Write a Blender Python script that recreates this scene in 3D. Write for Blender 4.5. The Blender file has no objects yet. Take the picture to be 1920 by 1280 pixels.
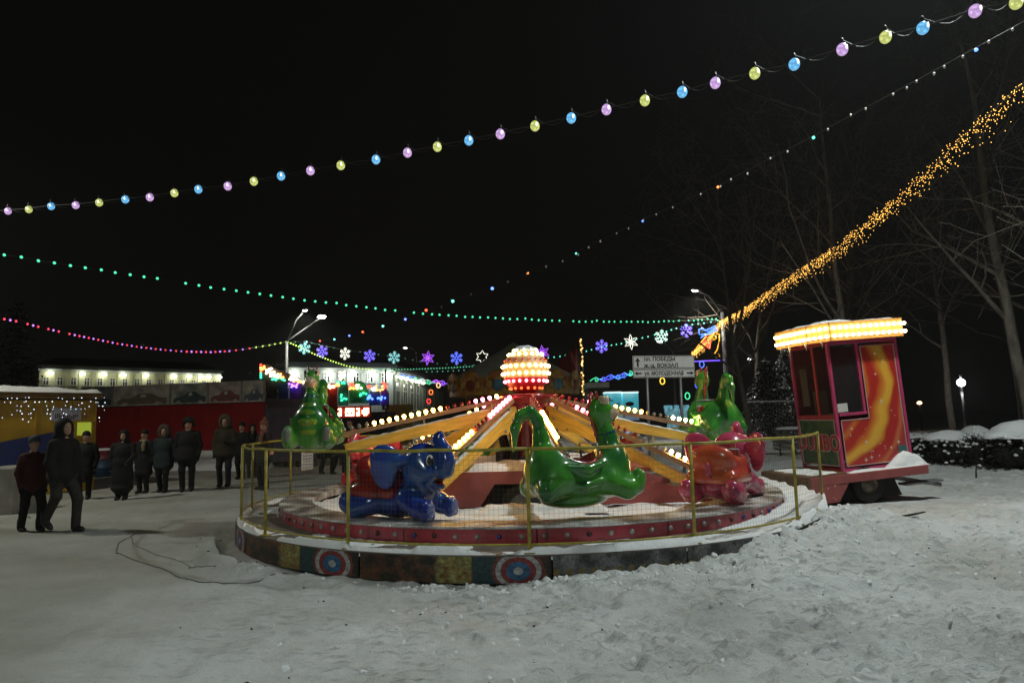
import bpy, bmesh, math, random
import numpy as np
from mathutils import Vector, Matrix, Euler

scene = bpy.context.scene
R = math.radians
# ------------------------------------------------------------------ camera
FPX, PITCH, ROLL, CAMH = 1280.0, R(6.25), R(1.4), 1.65
_F = Vector((0, math.cos(PITCH), math.sin(PITCH)))
_U0 = Vector((0, -math.sin(PITCH), math.cos(PITCH)))
_R0 = Vector((1, 0, 0))
CAM_R = _R0 * math.cos(ROLL) - _U0 * math.sin(ROLL)
CAM_U = _R0 * math.sin(ROLL) + _U0 * math.cos(ROLL)
cam_data = bpy.data.cameras.new('camera')
cam = bpy.data.objects.new('camera', cam_data)
scene.collection.objects.link(cam)
cam_data.sensor_width = 36.0
cam_data.lens = 24.0
cam_data.clip_start = 0.05
cam_data.clip_end = 2000
m = Matrix.Identity(4)
for i in range(3):
    m[i][0] = CAM_R[i]; m[i][1] = CAM_U[i]; m[i][2] = -_F[i]
m.translation = Vector((0, 0, CAMH))
cam.matrix_world = m
scene.camera = cam
# ------------------------------------------------------------------ night sky, exposure
world = bpy.data.worlds.new('World'); scene.world = world; world.use_nodes = True
wn = world.node_tree.nodes; wl = world.node_tree.links
bg = wn['Background']
sky = wn.new('ShaderNodeTexSky'); sky.sky_type = 'NISHITA'; sky.sun_disc = False
sky.sun_elevation = R(-4); sky.sun_rotation = R(160)
mixn = wn.new('ShaderNodeMixRGB'); mixn.blend_type = 'MIX'; mixn.inputs[0].default_value = 0.985
mixn.inputs[2].default_value = (0.0022, 0.0022, 0.0019, 1)
wl.new(sky.outputs[0], mixn.inputs[1]); wl.new(mixn.outputs[0], bg.inputs[0])
bg.inputs[1].default_value = 1.0
scene.view_settings.view_transform = 'Standard'
scene.view_settings.look = 'None'
scene.view_settings.exposure = 0
scene.view_settings.gamma = 1
scene.render.engine = 'CYCLES'
cy = scene.cycles
cy.use_denoising = True
try: cy.denoiser = 'OPENIMAGEDENOISE'
except Exception: pass
cy.use_light_tree = True
cy.sample_clamp_indirect = 4.0
cy.max_bounces = 6; cy.diffuse_bounces = 3; cy.glossy_bounces = 3; cy.transmission_bounces = 4
cy.caustics_reflective = False; cy.caustics_refractive = False

# ------------------------------------------------------------------ helpers
COL = scene.collection
def ray(px, py):
    return (_F + CAM_R * ((px - 960) / FPX) + CAM_U * ((640 - py) / FPX))
def P(px, py, d):                      # point on the pixel's ray at world depth y = d
    r = ray(px, py); t = d / r.y
    return Vector((0, 0, CAMH)) + r * t
def G(px, py, z=0.0):                  # point where the pixel's ray meets height z
    r = ray(px, py); t = (z - CAMH) / r.z
    return Vector((0, 0, CAMH)) + r * t
def VP(px, py, A, B):                  # point where the ray meets the vertical plane through A and B
    r = ray(px, py); n = Vector((-(B.y - A.y), B.x - A.x, 0))
    t = n.dot(A - Vector((0, 0, CAMH))) / n.dot(r)
    return Vector((0, 0, CAMH)) + r * t

def tag(o, label=None, cat=None, group=None, kind=None):
    if label: o['label'] = label
    if cat: o['category'] = cat
    if group: o['group'] = group
    if kind: o['kind'] = kind
    return o
def empty(name, loc=(0, 0, 0), rot=(0, 0, 0), label=None, cat=None, group=None, kind=None):
    o = bpy.data.objects.new(name, None); COL.objects.link(o)
    o.location = loc; o.rotation_euler = rot; o.empty_display_size = 0.1
    return tag(o, label, cat, group, kind)
def link(name, mesh, parent=None, loc=None, rot=None, scale=None):
    o = bpy.data.objects.new(name, mesh); COL.objects.link(o)
    if parent: o.parent = parent
    if loc is not None: o.location = loc
    if rot is not None: o.rotation_euler = rot
    if scale is not None: o.scale = (scale,) * 3 if isinstance(scale, (int, float)) else scale
    return o

class MB:
    """collects shapes; build() makes one mesh object"""
    def __init__(s): s.v = []; s.f = []; s.m = []; s.sm = []
    def add(s, vs, fs, mat=0, smooth=False, M=None):
        b = len(s.v)
        s.v.extend([tuple(M @ Vector(v)) for v in vs] if M is not None else [tuple(v) for v in vs])
        s.f.extend([tuple(b + i for i in f) for f in fs])
        s.m.extend([mat] * len(fs)); s.sm.extend([smooth] * len(fs)); return s
    def box(s, c, d, mat=0, M=None, top=1.0):
        x, y, z = d[0] / 2, d[1] / 2, d[2] / 2; c = Vector(c)
        vs = [c + Vector((sx * x * (top if sz > 0 else 1), sy * y * (top if sz > 0 else 1), sz * z)) for sz in (-1, 1) for sy in (-1, 1) for sx in (-1, 1)]
        return s.add(vs, [(0, 2, 3, 1), (4, 5, 7, 6), (0, 1, 5, 4), (2, 6, 7, 3), (0, 4, 6, 2), (1, 3, 7, 5)], mat, False, M)
    def bbox(s, c, d, bev=0.02, mat=0, M=None):      # bevelled box
        bm = bmesh.new(); bmesh.ops.create_cube(bm, size=1)
        for v in bm.verts: v.co = Vector((v.co.x * d[0], v.co.y * d[1], v.co.z * d[2]))
        bmesh.ops.bevel(bm, geom=bm.edges[:], offset=bev, segments=2, affect='EDGES', profile=0.5)
        bm.verts.index_update()
        vs = [v.co + Vector(c) for v in bm.verts]; fs = [[v.index for v in f.verts] for f in bm.faces]
        bm.free(); return s.add(vs, fs, mat, False, M)
    def tube(s, pts, r, n=8, mat=0, cap=True, M=None, closed=False):
        pts = [Vector(p) for p in pts]; k = len(pts)
        rs = r if isinstance(r, (list, tuple)) else [r] * k
        vs = []; fs = []; up = Vector((0, 0, 1)); prev = None
        for i, p in enumerate(pts):
            a = pts[(i - 1) % k] if (closed or i > 0) else p
            b = pts[(i + 1) % k] if (closed or i < k - 1) else p
            t = (b - a)
            if t.length < 1e-9: t = Vector((0, 0, 1))
            t.normalize()
            if prev is None:
                x = t.cross(up)
                if x.length < 1e-3: x = t.cross(Vector((1, 0, 0)))
            else:
                x = prev - t * prev.dot(t)
                if x.length < 1e-4: x = t.cross(up)
            x.normalize(); y = t.cross(x); prev = x
            for j in range(n):
                an = 2 * math.pi * j / n
                vs.append(p + (x * math.cos(an) + y * math.sin(an)) * rs[i])
        for i in range(k if closed else k - 1):
            for j in range(n):
                i2 = (i + 1) % k
                fs.append((i * n + j, i * n + (j + 1) % n, i2 * n + (j + 1) % n, i2 * n + j))
        s.add(vs, fs, mat, n > 4, M)
        if cap and not closed and n > 2:
            b = len(s.v) - k * n
            s.f.append(tuple(b + j for j in range(n))[::-1]); s.m.append(mat); s.sm.append(False)
            s.f.append(tuple(b + (k - 1) * n + j for j in range(n))); s.m.append(mat); s.sm.append(False)
        return s
    def lathe(s, prof, n=24, mat=0, M=None, a0=0, a1=2 * math.pi, smooth=True):
        full = abs(a1 - a0 - 2 * math.pi) < 1e-6
        k = n if full else n + 1; vs = []; fs = []
        for (r, z) in prof:
            for j in range(k):
                a = a0 + (a1 - a0) * j / n; vs.append((r * math.cos(a), r * math.sin(a), z))
        for i in range(len(prof) - 1):
            for j in range(n):
                j2 = (j + 1) % k
                fs.append((i * k + j, i * k + j2, (i + 1) * k + j2, (i + 1) * k + j))
        return s.add(vs, fs, mat, smooth, M)
    def prism(s, poly, h, mat=0, M=None):            # polygon in xy, extruded to z = h
        n = len(poly); vs = [(x, y, 0) for x, y in poly] + [(x, y, h) for x, y in poly]
        fs = [tuple(range(n))[::-1], tuple(range(n, 2 * n))] + [(i, (i + 1) % n, n + (i + 1) % n, n + i) for i in range(n)]
        return s.add(vs, fs, mat, False, M)
    def ball(s, c, r, mat=0, sub=2, M=None):
        vs, fs = ICO[sub]; r = r if isinstance(r, (tuple, list)) else (r, r, r)
        return s.add([(c[0] + v[0] * r[0], c[1] + v[1] * r[1], c[2] + v[2] * r[2]) for v in vs], fs, mat, True, M)
    def mesh(s, name, mats):
        me = bpy.data.meshes.new(name); me.from_pydata(s.v, [], s.f)
        for mt in (mats if isinstance(mats, (list, tuple)) else [mats]): me.materials.append(mt)
        me.polygons.foreach_set('material_index', s.m); me.polygons.foreach_set('use_smooth', s.sm)
        me.update(); return me
    def build(s, name, mats, parent=None, **kw):
        return link(name, s.mesh(name, mats), parent, **kw)
def _ico(sub):
    bm = bmesh.new(); bmesh.ops.create_icosphere(bm, subdivisions=sub, radius=1); bm.verts.index_update()
    r = ([tuple(v.co) for v in bm.verts], [[v.index for v in f.verts] for f in bm.faces]); bm.free(); return r
ICO = {i: _ico(i) for i in (1, 2, 3)}
XZ = Matrix(((1, 0, 0, 0), (0, 0, 1, 0), (0, 1, 0, 0), (0, 0, 0, 1)))      # xy polygon -> xz plane, extruded along +y

# ---- value noise (numpy)
_rs = np.random.RandomState(7); _PERM = _rs.rand(256, 256)
def vnoise(x, y, off=0):
    x = np.asarray(x, float) + off * 17.31; y = np.asarray(y, float) + off * 9.77
    xi = np.floor(x).astype(int); yi = np.floor(y).astype(int); fx = x - xi; fy = y - yi
    fx = fx * fx * (3 - 2 * fx); fy = fy * fy * (3 - 2 * fy)
    g = lambda a, b: _PERM[a & 255, b & 255]
    return (g(xi, yi) * (1 - fx) + g(xi + 1, yi) * fx) * (1 - fy) + (g(xi, yi + 1) * (1 - fx) + g(xi + 1, yi + 1) * fx) * fy
def fbm(x, y, o=4, off=0):
    s = 0; a = .5
    for i in range(o):
        s = s + a * vnoise(x * 2 ** i, y * 2 ** i, off + i); a *= .5
    return s
def sst(a, b, x):
    t = np.clip((x - a) / (b - a), 0, 1); return t * t * (3 - 2 * t)

# ---- signed distance modelling: smooth unions meshed with surface nets
def s_ell(c, r, rot=None):
    c = np.array(c, float); r = np.array(r, float)
    Mx = np.array(Euler(rot).to_matrix()).T if rot else None
    def f(Q):
        q = Q - c
        if Mx is not None: q = q @ Mx.T
        k0 = np.linalg.norm(q / r, axis=-1); k1 = np.linalg.norm(q / (r * r), axis=-1)
        return k0 * (k0 - 1) / np.maximum(k1, 1e-6)
    return f
def s_cap(a, b, ra, rb):
    a = np.array(a, float); b = np.array(b, float); ba = b - a; L = max(ba @ ba, 1e-9)
    def f(Q):
        h = np.clip(((Q - a) @ ba) / L, 0, 1)
        return np.linalg.norm(Q - a - h[..., None] * ba, axis=-1) - (ra + (rb - ra) * h)
    return f
def s_box(c, h, r=0.0, rot=None):
    c = np.array(c, float); h = np.array(h, float)
    Mx = np.array(Euler(rot).to_matrix()).T if rot else None
    def f(Q):
        q = Q - c
        if Mx is not None: q = q @ Mx.T
        q = np.abs(q) - (h - r)
        return np.linalg.norm(np.maximum(q, 0), axis=-1) + np.minimum(q.max(-1), 0) - r
    return f
def chain(pts, rs, k, mat):
    return [('u', s_cap(pts[i], pts[i + 1], rs[i], rs[i + 1]), k, mat) for i in range(len(pts) - 1)]
def sdf_mesh(name, prims, lo, hi, cell, mats):
    lo = np.array(lo, float); hi = np.array(hi, float)
    n = np.ceil((hi - lo) / cell).astype(int) + 1
    ax = [lo[i] + cell * np.arange(n[i]) for i in range(3)]
    Q = np.stack(np.meshgrid(*ax, indexing='ij'), -1)
    D = np.full(Q.shape[:3], 10.0); M = np.zeros(Q.shape[:3], int)
    for op, f, k, mat in prims:
        d = f(Q)
        if op == 'u':
            if mat >= 0: M = np.where(d < D, mat, M)
            if k > 0:
                h = np.clip(.5 + .5 * (D - d) / k, 0, 1); D = D * (1 - h) + d * h - k * h * (1 - h)
            else: D = np.minimum(D, d)
        elif op == 's':
            M = np.where(-d > D - .5 * cell, mat, M) if mat >= 0 else M
            D = np.maximum(D, -d)
        elif op == 'p':                                # repaint only
            M = np.where(d < 0, mat, M)
        else: D = np.maximum(D, d)
    inside = D < 0
    cs = tuple(np.array(D.shape) - 1)
    acc = np.zeros(cs + (3,)); cnt = np.zeros(cs)
    sl = lambda o: tuple(slice(o[i], o[i] + cs[i]) for i in range(3))
    for a in range(3):
        for b0 in (0, 1):
            for b1 in (0, 1):
                o = [0, 0, 0]; oth = [i for i in range(3) if i != a]; o[oth[0]] = b0; o[oth[1]] = b1
                o2 = list(o); o2[a] = 1
                d0 = D[sl(o)]; d1 = D[sl(o2)]; c = (d0 < 0) != (d1 < 0)
                t = np.where(c, d0 / np.where(c, d0 - d1, 1), 0)
                p = np.array(o, float)[None, None, None, :] + np.zeros(cs + (3,)); p[..., a] += t
                acc += p * c[..., None]; cnt += c
    act = cnt > 0; idx = np.full(cs, -1); idx[act] = np.arange(act.sum())
    ii = np.argwhere(act)
    V = lo + cell * (ii + acc[act] / cnt[act][:, None])
    F = []; FM = []
    for a in range(3):
        u, w = [(1, 2), (2, 0), (0, 1)][a]
        s0 = [slice(1, -1)] * 3; s1 = [slice(1, -1)] * 3
        s0[a] = slice(0, D.shape[a] - 1); s1[a] = slice(1, D.shape[a])
        i0 = inside[tuple(s0)]; i1 = inside[tuple(s1)]; m0 = M[tuple(s0)]; m1 = M[tuple(s1)]
        for sgn in (0, 1):
            e = np.argwhere(i0 & ~i1) if sgn == 0 else np.argwhere(~i0 & i1)
            if len(e) == 0: continue
            mm = (m0 if sgn == 0 else m1)[tuple(e.T)]
            g = e.copy(); off = np.array([1, 1, 1]); off[a] = 0; g = g + off
            q = []
            for du, dw in ((-1, -1), (0, -1), (0, 0), (-1, 0)):
                h = g.copy(); h[:, u] += du; h[:, w] += dw; q.append(idx[tuple(h.T)])
            q = np.stack(q, 1)
            if sgn: q = q[:, ::-1]
            F.append(q); FM.append(mm)
    F = np.concatenate(F); FM = np.concatenate(FM)
    ok = (F >= 0).all(1); F = F[ok]; FM = FM[ok]
    me = bpy.data.meshes.new(name); me.from_pydata(V.tolist(), [], F.tolist())
    for mt in mats: me.materials.append(mt)
    me.polygons.foreach_set('material_index', FM.astype(np.int32)); me.polygons.foreach_set('use_smooth', np.ones(len(F), bool))
    me.update(); return me
def remat(me, name, mats):
    c = me.copy(); c.name = name; c.materials.clear()
    for mt in mats: c.materials.append(mt)
    return c

# ------------------------------------------------------------------ materials
def new_mat(name):
    mt = bpy.data.materials.new(name); mt.use_nodes = True
    return mt, mt.node_tree.nodes, mt.node_tree.links, mt.node_tree.nodes['Principled BSDF']
def mat(name, col, rough=.6, metal=0.0, var=.25, scale=6.0, bump=0.0, bscale=None, coat=0.0, col2=None, spec=.5, detail=4.0, stretch=None):
    mt, n, l, b = new_mat(name)
    tc = n.new('ShaderNodeTexCoord'); nz = n.new('ShaderNodeTexNoise'); nz.inputs['Scale'].default_value = scale; nz.inputs['Detail'].default_value = detail
    src = tc.outputs['Object']
    if stretch:
        mp = n.new('ShaderNodeMapping'); mp.inputs['Scale'].default_value = stretch; l.new(src, mp.inputs[0]); src = mp.outputs[0]
    l.new(src, nz.inputs['Vector'])
    rp = n.new('ShaderNodeValToRGB'); c = list(col)
    c2 = list(col2) if col2 else [x * (1 - var) for x in c]
    rp.color_ramp.elements[0].position = .35; rp.color_ramp.elements[1].position = .65
    rp.color_ramp.elements[0].color = (*c2, 1); rp.color_ramp.elements[1].color = (*c, 1)
    l.new(nz.outputs['Fac'], rp.inputs[0]); l.new(rp.outputs[0], b.inputs['Base Color'])
    b.inputs['Roughness'].default_value = rough; b.inputs['Metallic'].default_value = metal
    b.inputs['Coat Weight'].default_value = coat; b.inputs['Coat Roughness'].default_value = .08
    b.inputs['Specular IOR Level'].default_value = spec
    if bump:
        n2 = n.new('ShaderNodeTexNoise'); n2.inputs['Scale'].default_value = bscale or scale * 3; n2.inputs['Detail'].default_value = 5
        l.new(src, n2.inputs['Vector'])
        bp = n.new('ShaderNodeBump'); bp.inputs['Strength'].default_value = bump; bp.inputs['Distance'].default_value = .02
        l.new(n2.outputs['Fac'], bp.inputs['Height']); l.new(bp.outputs[0], b.inputs['Normal'])
    return mt
def emit(name, col, strength, base=None, sample=True, rough=.3):
    mt, n, l, b = new_mat(name)
    b.inputs['Base Color'].default_value = (*(base or [min(1, c) * .8 for c in col]), 1); b.inputs['Roughness'].default_value = rough
    b.inputs['Emission Color'].default_value = (*col, 1); b.inputs['Emission Strength'].default_value = strength
    if not sample: mt.cycles.emission_sampling = 'NONE'
    return mt
def snow_mat(name, col=(.80, .81, .82), bump=.6, scale=9.0, dirt=0.0):
    mt, n, l, b = new_mat(name)
    tc = n.new('ShaderNodeTexCoord')
    n1 = n.new('ShaderNodeTexNoise'); n1.inputs['Scale'].default_value = scale; n1.inputs['Detail'].default_value = 9; n1.inputs['Roughness'].default_value = .65
    n2 = n.new('ShaderNodeTexNoise'); n2.inputs['Scale'].default_value = scale * 7; n2.inputs['Detail'].default_value = 6
    for q in (n1, n2): l.new(tc.outputs['Object'], q.inputs['Vector'])
    ad = n.new('ShaderNodeMath'); ad.operation = 'MULTIPLY_ADD'; ad.inputs[1].default_value = .35
    l.new(n2.outputs['Fac'], ad.inputs[0]); l.new(n1.outputs['Fac'], ad.inputs[2])
    bp = n.new('ShaderNodeBump'); bp.inputs['Strength'].default_value = bump; bp.inputs['Distance'].default_value = .035
    l.new(ad.outputs[0], bp.inputs['Height']); l.new(bp.outputs[0], b.inputs['Normal'])
    n3 = n.new('ShaderNodeTexNoise'); n3.inputs['Scale'].default_value = .55; n3.inputs['Detail'].default_value = 7; n3.inputs['Roughness'].default_value = .6
    l.new(tc.outputs['Object'], n3.inputs['Vector'])
    rp = n.new('ShaderNodeValToRGB'); rp.color_ramp.elements[0].position = .38; rp.color_ramp.elements[1].position = .62
    rp.color_ramp.elements[0].color = (*[c * (1 - dirt) for c in col], 1); rp.color_ramp.elements[1].color = (*col, 1)
    l.new(n3.outputs['Fac'], rp.inputs[0]); l.new(rp.outputs[0], b.inputs['Base Color'])
    b.inputs['Roughness'].default_value = .75; b.inputs['Specular IOR Level'].default_value = .25
    return mt
SNOW = snow_mat('snow')
SNOW_CAP = snow_mat('snow_cap', bump=.4, scale=14)
M_STEEL = mat('galvanised_steel', (.32, .33, .33), .5, .7)
M_POLE = mat('grey_pole_paint', (.25, .26, .26), .55, .3)
M_DARK = mat('dark_machinery', (.025, .022, .02), .5, .3, var=.5, scale=14)
M_BLACK = mat('black_rubber', (.015, .015, .015), .8)
M_WHITE = mat('white_paint', (.75, .75, .73), .5, var=.12)
M_WIRE = mat('black_cable', (.02, .02, .02), .6)
# ------------------------------------------------------------------ street lamps out of view that light the square
def lamp_light(loc, power, col=(1, .97, .86), size=.25, spot=None):
    if spot:
        L = bpy.data.lights.new('lamp_light', 'SPOT'); L.spot_size = R(spot); L.spot_blend = .6
    else:
        L = bpy.data.lights.new('lamp_light', 'POINT')
    L.energy = power; L.color = col; L.shadow_soft_size = size
    o = bpy.data.objects.new('lamp_light', L); COL.objects.link(o); o.location = loc; return o
E_LAMP = emit('street_lamp_glow', (1, .98, .86), 25, sample=False)
def street_lamp(base, head, label, power, pole_h=None, lit=True, group='street lamps', sag=.6, col=(1, .97, .86), r=.075):
    base = Vector(base); head = Vector(head); t = empty('street_lamp', base, label=label, cat='street lamp', group=group)
    h = pole_h or head.z - sag; loc = lambda p: Vector(p) - base
    MB().tube([(0, 0, -.1), (0, 0, h * .5), (0, 0, h)], [r * 1.3, r, r * .75], 10).build('pole', M_POLE, t)
    top = Vector((0, 0, h)); hd = loc(head); mid = (top + hd) / 2 + Vector((0, 0, .15 * (hd - top).length))
    MB().tube([top - Vector((0, 0, .05)), mid, hd + Vector((0, 0, .06))], r * .5, 8).build('arm', M_POLE, t)
    d = (hd - top); a = math.atan2(d.y, d.x)
    Mx = Matrix.Translation(hd) @ Matrix.Rotation(a, 4, 'Z')
    MB().bbox((0, 0, .07), (.62, .26, .12), .04, 0, Mx).build('lamp_head', M_POLE, t)
    MB().ball((0, 0, 0), (.22, .10, .06), 0, 2, Mx).build('lamp_glass', E_LAMP, t)
    if lit and power: lamp_light(head - Vector((0, 0, .16)), power, col, .25, 155)
    return t
street_lamp((9.6, 8.6, 0), (6.4, 8.6, 10.2), 'tall street lamp whose arm reaches out beside the booth trailer', 2500, pole_h=9.6, col=(.90, 1, .97))
street_lamp((-7.5, -6.5, 0), (-4.2, -4.6, 8.0), 'street lamp standing behind the spot the picture is taken from', 2100, pole_h=7.4, col=(.89, 1, .95))

street_lamp((-15.8, 11.4, 0), (-13.7, 12.3, 8.6), 'street lamp beside the yellow kiosk, lighting the waiting row', 1350, pole_h=8.0, col=(1, .98, .82))
# ------------------------------------------------------------------ ground of trodden snow
CX, CY, RF = .22, 11.5, 4.5
def ground_h(x, y):
    x = np.asarray(x, float); y = np.asarray(y, float)
    dx = x - CX; dy = y - CY; r = np.hypot(dx, dy); a = np.degrees(np.arctan2(dx, -dy))
    rough = sst(-3.2, 1.2, x + .9 * (fbm(x * .4, y * .4, 3, 5) - .5)) * sst(45, 25, r)
    h = (fbm(x * .35, y * .35, 3, 1) - .47) * .10
    lump = fbm(x * 1.6, y * 1.6, 4, 2) - .47
    h = h + lump * (.02 + .09 * rough)
    fine = fbm(x * 6.5, y * 6.5, 3, 3) - .47
    h = h + fine * (.022 + .085 * rough)
    pits = np.clip(fbm(x * 2.6, y * 5.2, 3, 9) - .55, 0, 1)
    h = h - pits * .34 * rough
    prints = np.clip(fbm(x * 3.4 + .7 * fbm(x, y, 2, 44), y * 6.0, 2, 45) - .50, 0, .12)
    h = h - prints * .55 * (.08 + .92 * rough)
    h = h + (vnoise(x * 19, y * 19, 46) - .5) * .045 * rough * sst(.35, .6, fbm(x * .8, y * .8, 3, 48)) + (vnoise(x * 9, y * 13, 47) - .5) * .05 * rough
    ridg = 1 - np.abs(2 * fbm(x * 3.1, y * 3.1, 2, 12) - .75) * 2
    h = h + np.clip(ridg, 0, 1) * .035 * rough
    # ploughed bank round the front right of the ride
    out = r - RF
    bank = sst(14, 52, a) * sst(84, 62, a) * .24 * np.exp(-(np.clip(out - .12, 0, 9) / .85) ** 2) * (out > -.03)
    bank = bank + .08 * sst(-6, 10, a) * sst(90, 60, a) * np.exp(-(np.clip(out - .1, 0, 9) / 1.7) ** 2) * (out > -.03)
    bank = bank * (1 + 1.0 * (fbm(x * 2.2, y * 2.2, 3, 14) - .45))
    h = h + bank
    # crest left of the ride
    out2 = np.abs(out - .42 - .18 * (vnoise(a * .12, r, 4) - .5)); left = sst(-78, -58, a) * sst(-8, -32, a)
    h = h + left * .12 * np.exp(-(out2 / .13) ** 2) * (.3 + 1.1 * fbm(x * 3.5, y * 3.5, 4, 6)) + left * .05 * (fbm(x * 9, y * 9, 3, 61) - .45) * np.exp(-(out2 / .4) ** 2)
    su = x * .94 + y * .34; sv = y * .94 - x * .34; drive = sst(-.6, -2.4, x)
    h = h + drive * (.030 * (fbm(su * 6.0, sv * .45, 4, 62) - .47) + .016 * (fbm(su * 16, sv * 5, 3, 63) - .47))
    h = h - left * .04 * np.exp(-((out - .12) / .15) ** 2)
    near = np.exp(-((out - .02) / .05) ** 2) * (out > -.05); h = h + near * .04 * (vnoise(a * .9, r, 8) - .35)
    h = np.where(r < RF - .02, np.minimum(h, 0.02), h)
    # bank in front of the booth trailer
    h = h + .09 * sst(4.2, 5.6, x) * np.exp(-((y - 10.6) / .6) ** 2) * (.5 + fbm(x * 2, y * 2, 3, 20))
    # wheel ruts on the drive at the left
    rut = 0
    for k, x0 in enumerate((-2.35, -3.75)):
        xr = x0 + .045 * (y - 4) ** 2 * -.12 + .05 * np.sin(y)
        rut = rut + np.exp(-((x - xr) / .17) ** 2)
    h = h - .034 * rut * sst(13, 8, y) * (y > 0)
    bm_ = sst(5.0, 5.35, x) * sst(8.6, 7.6, x) * sst(11.15, 11.45, y) * sst(14.2, 13.6, y); h = h * (1 - bm_) + (.02 + .3 * (h - .02) * .3) * bm_
    # gentle rise towards the hedge on the right
    h = h + .35 * sst(9, 16, x) * sst(9, 16, y)
    return h
def make_ground():
    fine = np.linspace(-50, 50, 620); coarse = np.concatenate([np.linspace(-180, -50, 44)[:-1], fine, np.linspace(50, 180, 44)[1:]])
    ang = np.radians(coarse[:-1]); nA = len(ang)
    rad = np.concatenate([[.4, .8], np.geomspace(1.3, 60, 560), np.geomspace(64, 240, 14)]); nR = len(rad)
    A, Rr = np.meshgrid(ang, rad); X = Rr * np.sin(A); Y = Rr * np.cos(A)
    Z = ground_h(X, Y) * sst(70, 30, Rr)
    V = np.stack([X, Y, Z], -1).reshape(-1, 3)
    i = np.arange(nR - 1)[:, None]; j = np.arange(nA)[None, :]; j2 = (j + 1) % nA
    F = np.stack([i * nA + j + 0 * j2, (i + 1) * nA + j, (i + 1) * nA + j2, i * nA + j2], -1).reshape(-1, 4)[:, ::-1]
    me = bpy.data.meshes.new('ground'); me.vertices.add(len(V)); me.vertices.foreach_set('co', V.ravel())
    me.loops.add(F.size); me.loops.foreach_set('vertex_index', F.ravel().astype(np.int32))
    me.polygons.add(len(F)); me.polygons.foreach_set('loop_start', np.arange(0, F.size, 4, dtype=np.int32)); me.polygons.foreach_set('loop_total', np.full(len(F), 4, np.int32))
    me.polygons.foreach_set('use_smooth', np.ones(len(F), bool)); me.update(); me.validate()
    # snow, packed and greyed where it is driven on
    mt, n, l, b = new_mat('trodden_snow')
    tc = n.new('ShaderNodeTexCoord')
    def noise(s, d=6, rr=.6):
        q = n.new('ShaderNodeTexNoise'); q.inputs['Scale'].default_value = s; q.inputs['Detail'].default_value = d; q.inputs['Roughness'].default_value = rr
        l.new(tc.outputs['Object'], q.inputs['Vector']); return q
    n1 = noise(11, 9, .7); n2 = noise(60, 5)
    ad = n.new('ShaderNodeMath'); ad.operation = 'MULTIPLY_ADD'; ad.inputs[1].default_value = .4; l.new(n2.outputs['Fac'], ad.inputs[0]); l.new(n1.outputs['Fac'], ad.inputs[2])
    bp = n.new('ShaderNodeBump'); bp.inputs['Strength'].default_value = .9; bp.inputs['Distance'].default_value = .05
    l.new(ad.outputs[0], bp.inputs['Height']); l.new(bp.outputs[0], b.inputs['Normal'])
    n3 = noise(.5, 8, .6); r3 = n.new('ShaderNodeValToRGB'); r3.color_ramp.elements[0].position = .40; r3.color_ramp.elements[1].position = .60
    r3.color_ramp.elements[0].color = (.60, .60, .57, 1); r3.color_ramp.elements[1].color = (.78, .79, .79, 1); l.new(n3.outputs['Fac'], r3.inputs[0])
    n4 = noise(26, 6, .7); r4 = n.new('ShaderNodeValToRGB'); r4.color_ramp.elements[0].position = .27; r4.color_ramp.elements[1].position = .40
    r4.color_ramp.elements[0].color = (.42, .40, .37, 1); r4.color_ramp.elements[1].color = (1, 1, 1, 1); l.new(n4.outputs['Fac'], r4.inputs[0])
    mx = n.new('ShaderNodeMixRGB'); mx.blend_type = 'MULTIPLY'; mx.inputs[0].default_value = .8; l.new(r3.outputs[0], mx.inputs[1]); l.new(r4.outputs[0], mx.inputs[2])
    # driven lane: greyer on the left (x < -2)
    sp = n.new('ShaderNodeSeparateXYZ'); l.new(tc.outputs['Object'], sp.inputs[0])
    wob = n.new('ShaderNodeMath'); wob.operation = 'MULTIPLY_ADD'; wob.inputs[1].default_value = 2.0; l.new(n3.outputs['Fac'], wob.inputs[0]); l.new(sp.outputs['X'], wob.inputs[2])
    mr = n.new('ShaderNodeMapRange'); mr.inputs['From Min'].default_value = -3.2; mr.inputs['From Max'].default_value = -.2; l.new(wob.outputs[0], mr.inputs['Value'])
    lane = n.new('ShaderNodeMixRGB'); lane.blend_type = 'MULTIPLY'; lane.inputs[0].default_value = 1
    lr = n.new('ShaderNodeValToRGB'); lr.color_ramp.elements[0].color = (.62, .62, .58, 1); lr.color_ramp.elements[1].color = (1, 1, 1, 1); l.new(mr.outputs[0], lr.inputs[0])
    mp5 = n.new('ShaderNodeMapping'); mp5.inputs['Scale'].default_value = (2.6, 6.5, 2.6); l.new(tc.outputs['Object'], mp5.inputs[0])
    n5 = n.new('ShaderNodeTexNoise'); n5.inputs['Scale'].default_value = 2.3; n5.inputs['Detail'].default_value = 7; n5.inputs['Roughness'].default_value = .62; l.new(mp5.outputs[0], n5.inputs['Vector'])
    r5 = n.new('ShaderNodeValToRGB'); r5.color_ramp.elements[0].position = .33; r5.color_ramp.elements[1].position = .47; r5.color_ramp.elements[0].color = (.50, .52, .53, 1); r5.color_ramp.elements[1].color = (1, 1, 1, 1); l.new(n5.outputs['Fac'], r5.inputs[0])
    n6 = noise(1.1, 4, .6); r6 = n.new('ShaderNodeMapRange'); r6.inputs['From Min'].default_value = .36; r6.inputs['From Max'].default_value = .56; l.new(n6.outputs['Fac'], r6.inputs['Value'])
    f6 = n.new('ShaderNodeMath'); f6.operation = 'MULTIPLY'; l.new(r6.outputs[0], f6.inputs[0]); l.new(mr.outputs[0], f6.inputs[1])
    st5 = n.new('ShaderNodeMixRGB'); st5.inputs[1].default_value = (1, 1, 1, 1); l.new(f6.outputs[0], st5.inputs[0]); l.new(r5.outputs[0], st5.inputs[2])
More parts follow.
